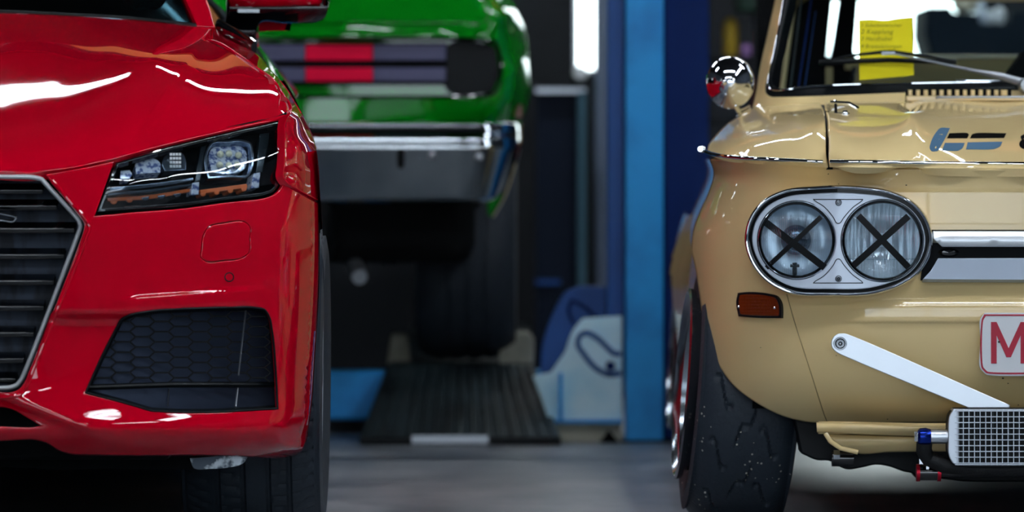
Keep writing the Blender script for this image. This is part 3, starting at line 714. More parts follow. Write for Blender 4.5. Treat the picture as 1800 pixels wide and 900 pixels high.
def facd(x, y):
    x = np.asarray(x, float); y = np.asarray(y, float)
    u = x + np.clip(562 - Rpx(np.clip(y, 290, 812)), 0, 60) * sig((x - 430) / 30)
    d = gA(u) + hA(y)
    # raised lip round the grille: dips in between lip and frame
    lip = lambda X: np.minimum(np.maximum(0, 1), 1)
    # side gill hollow running from grille edge to the vent
    g = np.exp(-((y - 600) / 40.) ** 2) * sig((x - 110) / 20) * sig((235 - x) / 16) * .03
    sh = .03 * sig((y - 556) / 3.) * sig((640 - y) / 40) * sig((x - 100) / 15) * sig((230 - x) / 22)
    # lower blade: diagonal edge falling from (25,712) to (140,755)
    b = .035 * sig((y - (712 + (x - 20) * .37)) / 5.) * sig((150 - x) / 14)
    e = .0006 * softp(x - 524, 2.5) * sig((640 - y) / 60)
    yl = 520 - .075 * (x - 250); e = e + swage(y - yl, 4, .00052, .28) * (1 - sig((y - yl - 30) / 6)) * sig((x - 225) / 12) * sig((455 - x) / 12)
    return d + sh + b + e
fend = tps([(352,66,12.42),(378,46,12.62),(393,62,12.6),(432,83,12.45),(456,98,12.37),(471,117,12.27),(505,156,12.1),(520,181,12.0),(542,220,11.88),(552,245,11.82),(558,275,11.76),(561,310,11.73),(562,355,11.70),
    (385,78,12.17),(417,97,12.005),(451,120,11.89),(483,142,11.78),(499,167,11.70),(510,188,11.65),(503,212,11.5),(500,260,11.43),(500,312,11.405),(525,250,11.51),(525,335,11.465),(525,205,11.66),(545,300,11.585),(545,340,11.57),(540,250,11.62),(440,100,12.16),(480,130,11.97),(505,165,11.84)], 2e-4)
def fendd(x, y): return fend(x, y) + .0006 * softp(np.asarray(x, float) - 524, 2.5) * sig((np.asarray(y) - 190) / 15)

# --- bonnet
hood = curve([(-330,301,1),(0,302.5),(60,303),(80,301),(120,296),(150,290.5),(200,279.5),(250,265.5),(300,252.5),(350,240.5),(400,229),(450,217.5),(488,209.5),(501,203),(508,193),(506,184),(495,168),(481,143.5),(451,121.5),(417,97.5),(380,77),(358,68,1),(372,50,1),(349,46,1),(300,41),(200,31.5),(100,26.5),(30,23),(-200,19,1)], ds=6)
m_ = MB(); panel(m_, hood, [], hoodd, dense=[(215, 48, 392, 258, 4, 4)], step=8, edge=2.5, roll=.003, rim=.02); part(m_, 'bonnet', M['red'], rc, AX, join=True)
# --- front bumper with its openings
vent = curve([(149,691,1),(176,630),(204,575),(211,562),(222,555),(257,547),(320,542),(404,539.5),(450,540),(466,544),(474,556),(479,580),(485,640),(489,719,1),(440,722),(383,725),(300,725),(265,723,1),(214,708)], ds=5)
tow = curve([(430,391),(392,393),(368,399),(359,412),(355,440),(354,452),(361,458),(395,457),(428,451),(437,443),(438,420),(438,398)], ds=4)
frame_o = [(72,310),(143,388),(145,394),(145,403),(40,670),(32,680),(20,687)]
intake = curve([(-330,717,1),(8,716),(20,719),(50,735),(72,748,1),(60,751),(0,750),(-330,749,1)], ds=6)
lamp = curve([(170,374,1),(203,284,1),(300,257),(350,245),(420,228.5),(470,217.5),(490,213),(497,213),(499,222),(496,270),(493,313),(489,328),(480,338),(467,343),(400,352),(317,363),(240,369)], ds=5)
bump = curve([(80,307,1),(120,300),(150,294.5),(200,284,1),(166,380,1),(240,373),(317,367),(400,356),(470,347),(484,341),(494,331),(500,316,1),(503,323.5),(523,337),(545,349),(561,357,1),
    (562,400),(561,500),(553,640),(549,700),(544,740),(538,777),(527,797),(505,804),(470,805),(436,803),(342,800.5),(230,801),(156,800),(128,799),(103,792),(84,780),(66,774),(0,775),(-330,775,1),(-330,690,1),(16,690,1),(26,688),(36,682),(43,672),(148,405),(149,392),(144,384)], ds=6)
bump_holes = [vent, off(tow, 1.6), intake]
m_ = MB(); panel(m_, bump, bump_holes, facd, step=10, edge=2.0, roll=.002, rim=.006, dense=[(100, 545, 240, 567, 5, 2), (0, 706, 150, 768, 5, 2.5), (515, 360, 533, 700, 3, 8), (215, 498, 465, 532, 8, 2), (388, 474, 418, 497, 4, 4)])
silb = curve([(561,357),(562,400),(561,500),(553,640),(549,700),(544,740),(538,777)], closed=False, ds=8)
sideloft(m_, silb, facd, [(-.002, .02, 0), (-.006, .06, 0)])
bo_ = part(m_, 'front_bumper', M['red'], rc, AX, join=True)
m_ = MB(); panel(m_, tow, [], facd, step=9, edge=1.8, roll=.0015, rim=.01); part(m_, 'tow_eye_cover', M['red'], rc)
m_ = MB(); panel(m_, circ(403, 487, 7, 24), [], lambda x, y: facd(x, y) - .0015, step=5, edge=1.2, rim=.006); sn = part(m_, 'parking_sensor', M['red'], rc)
m_ = MB(); tube(m_, onsurf(circ(403, 487, 7.6, 24), facd, -.0012), .0012, n=6, up=(0,1,0), closed=True); part(m_, 'sensor_ring', M['black'], sn)
# --- wing
fo = curve([(352,68.5,1),(380,73),(417,94.5),(451,118.5),(482,141.5),(498,166.5),(510,184),(512,194),(505,206),(501,214),(500,240),(499,290),(498,312),(504,320),(524,333.5),(546,345.5),(561,353,1),(561.5,320),(558,275),(552,245),(542,220),(520,181),(505,156),(471,117),(456,98),(432,83),(393,62),(378,47,1),(366,56)], ds=5)
m_ = MB(); panel(m_, fo, [], fendd, step=7, edge=1.8, roll=.002, rim=.015)
sil = curve([(378,47),(393,62),(432,83),(456,98),(471,117),(505,156),(520,181),(542,220),(552,245),(558,275),(561.5,320),(561,353)], closed=False, ds=6)
arch = lambda c: (c[1] - 12.05) ** 2 + (c[2] - .335) ** 2 > .37 ** 2
sideloft(m_, sil, fendd, [(-.001, .02, 0), (-.004, .06, 0)] + [(-.004 - .042 * q * .15, .06 + .15 * q, 0) for q in range(1, 6)]); part(m_, 'front_wing', M['red'], rc, AX)
# side below, with the wheel arch cut out, back to the tail
m_ = MB(); vs = []; ny, nz = 90, 26
for i in range(ny):
    y = 11.66 + 3.7 * i / (ny - 1)
    for j in range(nz):
        z = .2 + (.62 + .16 * min(1, max(0, y - 12.2) / .4)) * j / (nz - 1); vs.append((-.397 - .055 * (y - 11.9) - .02 * ((z - .5) / .35) ** 2 - .03 * max(0, .3 - z) - 1.6 * max(0, z - .84) ** 2, y, z))
fs = []
for i in range(ny - 1):
    for j in range(nz - 1):
        a = np.array(vs[i*nz + j]); 
        if (a[1] - 12.05) ** 2 + (a[2] - .335) ** 2 < .365 ** 2 or (a[1] - 14.55) ** 2 + (a[2] - .335) ** 2 < .365 ** 2: continue
        fs.append((i*nz + j, (i+1)*nz + j, (i+1)*nz + j + 1, i*nz + j + 1))
m_.add(vs, fs); part(m_, 'body_side', M['red'], rc, AX)
# shoulder, tail and cabin
m_ = MB(); vs = []; fs = []; n = 24
secs = [(12.45, .84, .93, .84, .93), (13.0, .84, .95, .62, 1.30), (13.5, .82, .96, .58, 1.36), (14.2, .80, .97, .56, 1.33), (14.9, .76, .96, .56, 1.12), (15.4, .66, .86, .5, .9)]
for (y, w0, z0, w1, z1) in secs:
    for k in range(n):
        t = k / (n - 1); a = math.pi * t; x = -math.cos(a)
        w = w0 + (w1 - w0) * math.sin(a) ** .5; z = z0 + (z1 - z0) * math.sin(a) ** .6; vs.append((AX + x * w, y, z))
for i in range(len(secs) - 1):
    for k in range(n - 1): fs.append((i*n + k, i*n + k + 1, (i+1)*n + k + 1, (i+1)*n + k))
m_.add(vs, fs)
for x, xx in ((-1, 0), (1, 0)):
    pass
part(m_, 'cabin_shell', M['gloss_black'], rc, angle=60)
m_ = MB(); box(m_, (AX, 13.6, .62), (1.58, 3.4, .5)); box(m_, (AX, 15.2, .62), (1.3, .5, .45)); part(m_, 'rear_body', M['dark'], rc, bevel=.06)
# windscreen, black cowl edge, pillar
wd = lambda x, y: 12.46 + (28 - np.asarray(y, float)) * .0021 + .00000012 * (np.asarray(x, float) + 170) ** 2
ws = curve([(-200,20.5,1),(30,24.5),(100,28),(200,33),(300,42),(346,47.5,1),(326,-10),(270,-165,1),(-200,-180,1)], ds=10)
m_ = MB(); panel(m_, ws, [], lambda x, y: wd(x, y) + .02, step=22, rim=.006); wsc = part(m_, 'windscreen', glass('tinted_windscreen', (30, 52, 58), .06), rc, AX, join=True)
m_ = MB(); tube(m_, onsurf(curve([(-190,19.5),(30,23),(100,26.5),(200,31.5),(300,40.5),(348,46)], closed=False), wd, .005), .006, n=8, up=(0,1,0)); part(m_, 'windscreen_seal', M['black'], rc, AX)
m_ = MB(); panel(m_, curve([(207,-30,1),(290,-30,1),(292,0),(284,11),(262,18),(236,16),(222,9),(213,-4)], ds=5), [], lambda x, y: wd(x, y) + .03, step=20, rim=.001); o = part(m_, 'vignette', mat('pale_teal_sticker', (168, 214, 214), .5, var=(90, (60, 90, 100), .52, .6)), wsc); o['label'] = 'pale inspection sticker'
m_ = MB(); box(m_, (AX, 13.1, .95), (1.45, .9, .14)); part(m_, 'dashboard', M['dark'], rc, bevel=.03)
pil = curve([(327,0),(347,46,1),(378,48,1),(371,20),(364,0),(300,-170,1),(262,-170,1)], ds=6)
m_ = MB(); panel(m_, pil, [], lambda x, y: wd(x, y) - .01 + .0009 * softp(np.asarray(x, float) - 345 - (np.asarray(y) - 20) * .35, 5), step=9, rim=.03); part(m_, 'windscreen_pillar', M['red'], rc, AX)
m_ = MB(); pts = curve([(383,45),(402,56),(420,66),(437,76),(447,84)], closed=False); tube(m_, [P(x, y, 12.62 - (x - 383) * .003) for x, y in pts], .007, .016, n=10); part(m_, 'window_trim', M['gloss_black'], rc, AX)
# door mirror
mo = curve([(402,-45),(450,-55),(540,-50),(570,-30),(577,-5),(577,10,1),(452,14,1),(402,16,1)], ds=6)
mdf = lambda x, y: 12.86 + .12 * ((np.asarray(x, float) - 480) / 100) ** 4 + .05 * ((np.asarray(y, float) + 10) / 40) ** 2
m_ = MB(); panel(m_, mo, [], mdf, step=10, rim=.16, roll=.006, edge=4); mi = part(m_, 'door_mirror', M['red'], rc, AX)
lo = curve([(402,12,1),(577,11,1),(575,22),(568,34),(557,38.5),(500,41),(456,42),(451,60),(450,84,1),(438,82),(410,60,1),(398,52),(399,30)], ds=5)
m_ = MB(); panel(m_, lo, [], lambda x, y: 12.875 + .06 * sig((np.asarray(y, float) - 36) / 5.), step=10, rim=.14, roll=.004, edge=3); part(m_, 'mirror_arm', M['gloss_black'], mi, AX)
m_ = MB(); pbox(m_, 418, 16, 456, 22, 12.87, .006); part(m_, 'mirror_lamp', M['lens'], mi)
# --- grille
gf = lambda x, y: 11.115 + .00000025 * (np.asarray(x, float) + 300) ** 2
fr = curve([(-330,306.5,1),(0,310.5),(60,312),(73,315,1),(139,389),(141,396),(140,403),(37,668),(29,677),(18,681),(-330,683,1)], closed=False, ds=6)
m_ = MB(); tube(m_, onsurf(fr, gf), .0046, .008, n=12, up=(0, 1, 0)); gfr = part(m_, 'grille_frame', M['frame'], rc, AX)
fo2 = fr; back = curve([(-330,312,1),(0,315),(58,317),(68,320,1),(131,391),(133,400),(31,663),(24,671),(14,675),(-330,677,1)], closed=False, ds=6)
m_ = MB(); A = onsurf(fr, gf, .004); B = onsurf(fr, gf, .11); n = len(A); m_.add(A + B, [(i, i + 1, n + i + 1, n + i) for i in range(n - 1)]); part(m_, 'grille_duct', M['black'], gfr, AX)
m_ = MB(); prism(m_, [(-330,300),(70,306),(150,395),(40,690),(-330,690)], 11.30, .01); part(m_, 'radiator', mat('radiator_core', (52, 62, 78), .5, .3, var=(14, (26, 32, 42), .45, .6, (2, 1, .6))), rc, AX)
def xin(y):      # right inner edge of the opening at height y
    return 68 + (y - 318) * .88 if y < 396 else 136 - (y - 400) * .388
for k, y in enumerate((332, 360, 400, 446, 492, 537, 583, 629, 664)):
    x1 = xin(y) - 4; m_ = MB(); th = 7
    a = Pv(-330, y, 11.16); b = Pv(x1, y, 11.17)
    box(m_, ((a.x + b.x) / 2, 11.185, (a.z + b.z) / 2), (b.x - a.x, .05, .010), rot=Matrix.Rotation(.25, 3, 'X')); s_ = part(m_, 'grille_slat', M['gloss_black'], rc, AX, bevel=.002)
    m_ = MB(); box(m_, (a.x * .25 + b.x * .75 - .12, 11.158, a.z + .001), (.02, .003, .003)); part(m_, 'slat_insert', M['chrome'], s_)
for x in (-60, -1):
    m_ = MB(); pbox(m_, x - 4, 380, x + 4, 440, 11.15, .02)
m_ = MB(); tube(m_, [P(x, y, 11.14) for x, y in curve([(-60,372),(5,376),(28,383),(24,388),(0,386),(-60,392)], closed=False)], .003, n=8, up=(0,1,0)); part(m_, 'grille_badge', M['chrome'], rc)
# grille-side lip of the bumper
m_ = MB(); lipd = lambda x, y: facd(x, y) - .006
tube(m_, onsurf(curve([(92,318),(125,356),(152,388),(157,398),(152,415),(100,545),(60,645),(44,683),(36,693),(22,697),(-320,698)], closed=False, ds=6), facd, .001), .0045, n=10, up=(0, 1, 0)); part(m_, 'grille_lip', M['red'], rc, AX)
# --- side vent: hex mesh, bars and liner
vd = lambda x, y: facd(x, y)
m_ = MB(); V_ = vent; A = onsurf(V_, facd, .001); B = onsurf(off(V_, -6), facd, .05); 
if area(V_) < 0: A = A[::-1]
B = onsurf(off(V_, -7), lambda x, y: facd(x, y), .075); A = onsurf(off(V_, -.6), facd, .0015); n = len(A)
m_.add(A + B, [(i, (i+1) % n, n + (i+1) % n, n + i) for i in range(n)]); vl = part(m_, 'vent_surround', M['black'], rc, AX)
m_ = MB(); tube(m_, onsurf(off(V_, -1.2), facd, .0005), .0022, n=8, up=(0,1,0), closed=True); part(m_, 'vent_edge', M['black'], vl, AX)
m_ = MB(); panel(m_, off(V_, -3), [], lambda x, y: 11.215 + (np.asarray(x, float) - 150) * .0009 + .0000005 * (np.asarray(x, float) - 150) ** 2, step=20, rim=.005); part(m_, 'vent_duct_back', mat('duct_metal', (92, 104, 128), .42, .3), vl, AX)
m_ = MB(); a_, b_, h_ = 22., 12., 18.; seen = set()
for i in range(-1, 8):
    for j in range(-2, 9):
        cx_, cy_ = 216 + 34 * i, 574 + h_ * j + (9 if i % 2 else 0)
        vv = [(cx_ - a_, cy_), (cx_ - b_, cy_ - h_/2), (cx_ + b_, cy_ - h_/2), (cx_ + a_, cy_), (cx_ + b_, cy_ + h_/2), (cx_ - b_, cy_ + h_/2)]
        for q in range(6):
            p0, p1 = vv[q], vv[(q+1) % 6]; key = tuple(sorted([(round(p0[0]), round(p0[1])), (round(p1[0]), round(p1[1]))]))
            if key in seen: continue
            seen.add(key); mxx, myy = (p0[0]+p1[0])/2, (p0[1]+p1[1])/2
            if myy > 672 or not inpoly(np.array([mxx]), np.array([myy]), off(V_, -4))[0]: continue
            Y = 11.19 + (mxx - 150) * .0007
            tube(m_, [P(*p0, Y), P(*p1, Y)], .0018, .008, n=6, up=(0, 1, 0))
part(m_, 'vent_mesh', M['black'], vl, AX)
m_ = MB(); tube(m_, [P(152, 681, 11.17), P(300, 676, 11.25), P(480, 676, 11.42)], .010, .006, n=10); part(m_, 'vent_bar', M['black'], vl, AX, bevel=0)
for x0, y0, x1, y1, w_ in ((432, 546, 419, 660, .0018), (418, 682, 414, 716, .0022), (297, 684, 295, 712, .0016)):
    m_ = MB(); tube(m_, [P(x0, y0, 11.36), P(x1, y1, 11.33)], w_, .004, n=8, up=(0, 1, 0)); part(m_, 'vent_fin', M['bright_steel'], vl, AX)
# lower intake
m_ = MB(); prism(m_, [(-330,708),(20,708),(90,748),(60,760),(-330,760)], 11.28, .01); part(m_, 'lower_intake', M['dark'], rc, AX)
# --- headlamp
ld = lambda x, y: hl(x, y)
hl0 = tps([(170,374,11.175),(203,284,11.215),(300,257,11.30),(400,232,11.41),(490,213,11.53),(497,250,11.46),(495,313,11.42),(480,338,11.385),(400,352,11.30),(317,363,11.24),(240,369,11.20),(300,310,11.24),(400,290,11.335),(220,330,11.185),(470,280,11.41)], 1e-4)
hl = lambda x, y: hl0(x, y)
m_ = MB(); A = onsurf(off(lamp, 1), hl, .006); B = onsurf(off(lamp, -5), hl, .09); n = len(A); m_.add(A + B, [(i, (i+1) % n, n + (i+1) % n, n + i) for i in range(n)])
panel(m_, off(lamp, 4), [], lambda x, y: hl(x, y) + .095, step=14, rim=.004); hb = part(m_, 'headlamp_housing', M['black'], rc, AX)
m_ = MB(); ring = off(lamp, -1.0); panel(m_, ring, [off(lamp, -6)], lambda x, y: hl(x, y) + .004, step=8, edge=1.2, rim=.012); part(m_, 'lamp_bezel', M['gloss_black'], hb, AX)
def L3(nm, pts, dy, mm, rim=.02, step=8, edge=1.2, ds=4, **k):
    m = MB(); panel(m, curve(pts, ds=ds), [], lambda x, y: hl(x, y) + dy, step=step, edge=edge, rim=rim, **k); return part(m, nm, mm, hb)
amb = mat('amber_reflector', (190, 92, 40), .3, coat=.4); ledw = mat('clear_led_lens', (255, 252, 220), .4, coat=1); smk = mat('smoked_chrome', (120, 134, 150), .18, .9)
crys = mat('crystal_reflector', (222, 232, 248), .15, .35, var=(120, (90, 110, 160), .45, .6))
# blocks
L3('led_reflector', [(238,288),(243,280),(255,276),(270,278),(281,286),(282,303,1),(240,306,1)], .03, crys)
L3('led_reflector', [(285,290),(288,277),(297,267),(312,265),(322,270),(327,283),(327,299,1),(290,301,1)], .032, smk)
m_ = MB()
for r in range(4):
    for c in range(4): pbox(m_, 298.5 + c * 5.2, 269 + r * 7, 302.6 + c * 5.2, 273.5 + r * 7, 11.262, .004)
part(m_, 'led_grid', M['white'], hb)
L3('led_reflector', [(212,300,1),(228,299,1),(232,306),(228,314,1),(211,315,1)], .03, crys)
# projector box with six leds
m_ = MB(); bx = curve([(364,262),(372,250),(400,246.5),(430,246),(441,251),(445,266),(444,298),(438,309),(400,312,1),(366,314,1),(361,300)], ds=4)
panel(m_, bx, [off(bx, -4)], lambda x, y: hl(x, y) + .022, step=8, edge=1, rim=.03); pj = part(m_, 'projector_frame', smk, hb)
L3('projector_reflector', [(368,268),(378,256),(400,253),(420,255),(432,266),(434,285),(430,297),(416,304),(385,305),(374,302),(369,288)], .045, crys)
for x, y in ((387,271),(402,270),(419,273),(386,290),(402,291),(417,290)):
    m_ = MB(); lathe(m_, [(.0005,-.010),(.0045,-.008),(.0066,-.002),(.0072,.006)], Matrix.Translation(Pv(x, y, float(hl(x, y)) + .036)) @ Matrix.Rotation(math.pi/2, 4, 'Z'), 20); part(m_, 'led_lens', ledw, hb)
L3('amber_reflector', [(188,348,1),(260,343),(335,331,1),(335,337,1),(262,350),(189,354,1)], .03, amb)
L3('amber_reflector', [(352,334,1),(434,323,1),(435,330,1),(353,341,1)], .03, amb)
for k in range(5): L3('amber_cell', [(193+28*k,354-3.2*k,1),(207+28*k,352-3.2*k,1),(204+28*k,358-3.2*k),(197+28*k,359-3.2*k)], .026, amb if k < 2 else smk)
for k in range(4): L3('amber_cell', [(352+24*k,340-3*k,1),(362+24*k,338-3*k,1),(361+24*k,344-3*k),(354+24*k,345-3*k)], .026, amb)
L3('trim_blade', [(193,330,1),(300,318),(340,312,1),(340,317,1),(300,324),(192,337,1)], .02, smk)
L3('trim_blade', [(190,340,1),(290,330),(340,322,1),(340,326,1),(290,335),(189,344,1)], .022, mat('dark_trim', (54, 64, 76), .25, .6))
L3('light_guide', [(338,322,1),(350,320,1),(349,342,1),(336,343,1)], .02, crys)
L3('light_guide', [(446,305,1),(458,303,1),(455,330,1),(441,331,1)], .02, crys)
L3('trim_blade', [(457,235,1),(470,234),(462,303,1),(450,304,1)], .03, mat('dark_trim2', (50, 62, 68), .25, .6))
L3('trim_blade', [(355,250,1),(364,248,1),(352,318,1),(342,320,1)], .03, mat('dark_trim3', (36, 46, 52), .25, .6))
m_ = MB(); panel(m_, off(lamp, -1.5), [], lambda x, y: hl(x, y) - .008 * np.maximum(0, 1 - ((np.asarray(y) - 330 + .223 * (np.asarray(x) - 185)) / (44 + .05 * (np.asarray(x) - 185))) ** 2) ** 1.5, step=6, edge=1.5, rim=.004, roll=.001); part(m_, 'headlamp_lens', M['lens'], hb, AX)
# black seal line under the bonnet edge
m_ = MB(); prism(m_, curve([(-330,290,1),(75,296,1),(200,272,1),(500,200,1),(500,222,1),(200,300,1),(75,318,1),(-330,314,1)], ds=30), 11.62, .01)
gapp = curve([(-330,303),(0,305),(72,306),(120,299),(150,293),(200,282),(300,255),(400,231),(450,220),(490,211),(504,204)], closed=False, ds=8)
m_ = MB(); gd_ = tps([(-330,303,11.17),(0,305,11.17),(72,306,11.19),(200,282,11.245),(300,255,11.335),(400,231,11.445),(450,220,11.5),(504,204,11.60),(0,280,11.17),(200,310,11.245)])
A = [(x, y - 8) for x, y in gapp]; B = [(x, y + 8) for x, y in gapp]; n = len(A); m_.add([tuple(v) for v in onsurf(A, gd_, .006)] + [tuple(v) for v in onsurf(B, gd_, .006)], [(i, n + i, n + i + 1, i + 1) for i in range(n - 1)]); part(m_, 'bonnet_seal', M['dark'], rc, AX)
# --- underside and wheels
m_ = MB(); box(m_, (AX, 11.62, .235), (1.30, .62, .06)); box(m_, (AX, 13.5, .21), (1.1, 3.4, .08)); part(m_, 'undertray', M['dark'], rc, bevel=.01)
m_ = MB(); prism(m_, curve([(-330,795,1),(100,796,1),(440,800,1),(420,812),(360,822),(180,824),(116,826),(30,822),(-330,822,1)], ds=10), 11.47, .35); part(m_, 'splitter', M['dark'], rc, AX, join=True)
m_ = MB(); prism(m_, curve([(334,806,1),(436,801),(430,812),(400,822),(370,824),(340,822)], ds=6), 11.44, .012); part(m_, 'air_deflector', mat('scuffed_deflector', (60, 72, 84), .35, .3, var=(40, (190, 200, 206), .5, .6)), rc, AX)
wheel(rc, (-.405 - .135, 12.05, .335), .335, .235, .262, 'road', 'spoke', camber=.5, mx=AX, flip=-1)
wheel(rc, (-.55 - .135, 14.55, .335), .335, .235, .262, 'plain', 'spoke', mx=AX, flip=-1)
m_ = MB()
# ================================================================== the beige car
NX = 1.2
nc = thing('saloon_car', 'small beige classic saloon seen from the front at the right, taped twin round headlamps', 'car', (NX, 13.6, 0))
Lp = sp([270, 285, 303, 336, 373, 410, 440, 515, 600, 740], [1243, 1248, 1254, 1246, 1229, 1216, 1211, 1212, 1212, 1212])
gN = sp([1205, 1213, 1222, 1235, 1260, 1300, 1350, 1400, 1480, 1600, 1800, 1950], [12.62, 12.50, 12.42, 12.34, 12.24, 12.15, 12.085, 12.05, 12.022, 12.006, 12.0, 12.0])
hN = sp([270, 285, 300, 340, 420, 500, 570, 640, 690, 720, 745], [-.004, 0, .012, .022, .018, .004, -.004, .004, .026, .06, .115])
def nsd(x, y):
    x = np.asarray(x, float); y = np.asarray(y, float); l = Lp(np.clip(y, 270, 740))
    u = x + (1213 - l) * np.exp(-np.maximum(x - l, 0) / 110.)
    w = sig((x - 1490 + .9 * np.maximum(548 - y, 0)) / 9.)
    yc = 532 + 14 * np.exp(-np.maximum(x - 1470, 0) / 30.)
    sw = swage(y - yc, 6, .00055, .28) * (1 - sig((y - 595) / 14.)) + .006 * sig((y - 567) / 1.2) * (1 - sig((y - 600) / 20.))
    return gN(u) + hN(y) + sw * w
oval = curve([(1309,422),(1318,381),(1341,352),(1377,334),(1433,327),(1510,327),(1566,335.5),(1607,356),(1630,384),(1639.5,417),(1637,443),(1620,476),(1587,501),(1543,516.5),(1459,521),(1382,514),(1344,492),(1318,457)], ds=5)
body = curve([(1247,280,1),(1290,281.5),(1352,285),(1448,290,1),(1455,297.5,1),(1620,298),(1960,299,1),(1960,742,1),(1700,742),(1454,744,1),(1414,741),(1370,729),(1331,709),(1287,675),(1258,631),(1238,572),(1229,515),(1222,470),(1215,440,1),(1219,403),(1230,373),(1246,336),(1254,303)], ds=6)
m_ = MB(); panel(m_, body, [off(oval, -3)], nsd, step=10, edge=2.2, roll=.002, rim=.018, dense=[(1455, 522, 1960, 572, 8, 2)])
silN = curve([(1215,440),(1219,403),(1230,373),(1246,336),(1254,303),(1247,280)], closed=False, ds=6)
archN = lambda c: True
sideloft(m_, silN, nsd, [(.001, .02, 0), (.004, .08, 0)] + [(.004 + .03 * q * .2, .08 + .2 * q, 0) for q in range(1, 16)], archN)
part(m_, 'front_body', M['beige'], nc, NX, join=True)
# rear wing, flared over the rear wheel
m_ = MB(); vs = []; fs = []; ny, nz = 60, 20
for i in range(ny):
    y = 13.0 + 2.75 * i / (ny - 1)
    for j in range(nz):
        z = .24 + .42 * j / (nz - 1); fl = .04 * math.exp(-((y - 14.9) / .45) ** 2) * math.exp(-((z - .5) / .2) ** 2)
        vs.append((.435 - fl + .03 * max(0, z - .52) / .14 + .012 * abs(y - 14.4), y, z))
for i in range(ny - 1):
    for j in range(nz - 1):
        a = vs[i*nz + j]
        if (a[1] - 14.9) ** 2 + (a[2] - .30) ** 2 < .33 ** 2: continue
        fs.append((i*nz + j, i*nz + j + 1, (i+1)*nz + j + 1, (i+1)*nz + j))
m_.add(vs, fs); part(m_, 'side_panel', M['beige'], nc, NX)
m_ = MB(); tube(m_, [(.43, 12.5 + .335 * math.cos(a), .30 + .335 * math.sin(a)) for a in np.linspace(.25, 2.4, 24)], .006, .03, n=8, up=(1,0,0)); 
# wheel-arch liner and chassis
m_ = MB(); box(m_, (NX, 13.7, .50), (1.0, 3.2, .42)); box(m_, (NX, 12.45, .60), (.9, .5, .30)); box(m_, (NX, 15.4, .52), (1.3, .5, .5)); part(m_, 'floor_pan', M['dark'], nc, bevel=.03)
m_ = MB(); vs = []; fs = []
for i, a in enumerate(np.linspace(-.1, math.pi + .1, 30)):
    for x in (.455, .80): vs.append((x + .06, 12.52 + .316 * math.cos(a), .30 + .316 * math.sin(a)))
for i in range(29): fs.append((2*i, 2*i+1, 2*i+3, 2*i+2))
m_.add(vs, fs); part(m_, 'arch_liner', M['dark'], nc, NX)
# --- front lid
hd0 = tps([(1440,297,12.03),(1600,298,12.01),(1950,299,12.0),(1440,286,12.012),(1600,288,11.995),(1950,289,11.985),(1440,272,12.03),(1600,274,12.01),(1950,275,12.0),(1440,255,12.07),(1600,255,12.05),(1950,256,12.04),
   (1440,232,12.155),(1600,232,12.135),(1950,232,12.13),(1440,216,12.235),(1600,216,12.215),(1950,216,12.21),(1440,205,12.32),(1600,205,12.3),(1950,205,12.295),(1440,198,12.43),(1600,198,12.41),(1950,198,12.405),(1440,192,12.6),(1600,192,12.58),(1950,192,12.575),(1440,186,12.8),(1600,186,12.78),(1950,186,12.775),(1440,181,12.94),(1600,181,12.92),(1950,181,12.915),(1440,176,13.01),(1600,176,12.99),(1950,176,12.985)], 3e-4)
def hdn(x, y):
    x = np.asarray(x, float); y = np.asarray(y, float); e = 1603 + 5 * sig((y - 200) / 8)
    return hd0(x, y) - .022 * sig((x - e) / 3.5) * sig((262 - y) / 14.)
hoodn = curve([(1449,186,1),(1455,205),(1456.5,235),(1457,285),(1458,294,1),(1620,295.5),(1960,296.5,1),(1960,175,1),(1608,176.5,1),(1600,178),(1590,179,1),(1520,179),(1451,180.5,1)], ds=6)
m_ = MB(); panel(m_, hoodn, [], hdn, step=9, edge=2.2, roll=.002, rim=.018, dense=[(1590, 206, 1622, 270, 2.5, 6), (1450, 181, 1900, 204, 8, 2)]); hn = part(m_, 'bonnet', M['beige'], nc, NX, join=True)
# --- wing
wgd = tps([(1448,284,12.03),(1400,282,12.05),(1350,280,12.10),(1300,277,12.18),(1262,272,12.30),(1243,266,12.44),(1448,262,12.06),(1400,258,12.09),(1350,256,12.15),(1300,252,12.27),(1270,250,12.42),(1250,250,12.56),
   (1448,232,12.17),(1400,228,12.22),(1350,226,12.33),(1310,224,12.50),(1280,226,12.68),(1265,231,12.76),(1448,208,12.34),(1400,206,12.43),(1350,206,12.6),(1320,207,12.76),(1295,206,12.93),(1448,194,12.62),(1400,193,12.72),(1350,194,12.85),(1325,188,13.05),(1448,184,12.9),(1400,184,12.98),(1360,184,13.04)], 4e-4)
wing = curve([(1243,265,1),(1245,256),(1252,245),(1265,230),(1280,216),(1296,205),(1325,187,1),(1362,183.5),(1400,182),(1441,181,1),(1448,195),(1451,225),(1452,286,1),(1400,283.5),(1350,281),(1300,278),(1260,272.5)], ds=5)
m_ = MB(); panel(m_, wing, [], wgd, step=8, edge=2, roll=.002, rim=.012)
silW = curve([(1243,265),(1245,256),(1252,245),(1265,230),(1280,216),(1296,205),(1325,187)], closed=False, ds=5)
sideloft(m_, silW, wgd, [(.002, .03, -.001), (.008, .12, -.003)] + [(.008 + .034 * .2 * q, .12 + .2 * q, -.003) for q in range(1, 14)]); part(m_, 'front_wing', M['beige'], nc, NX)
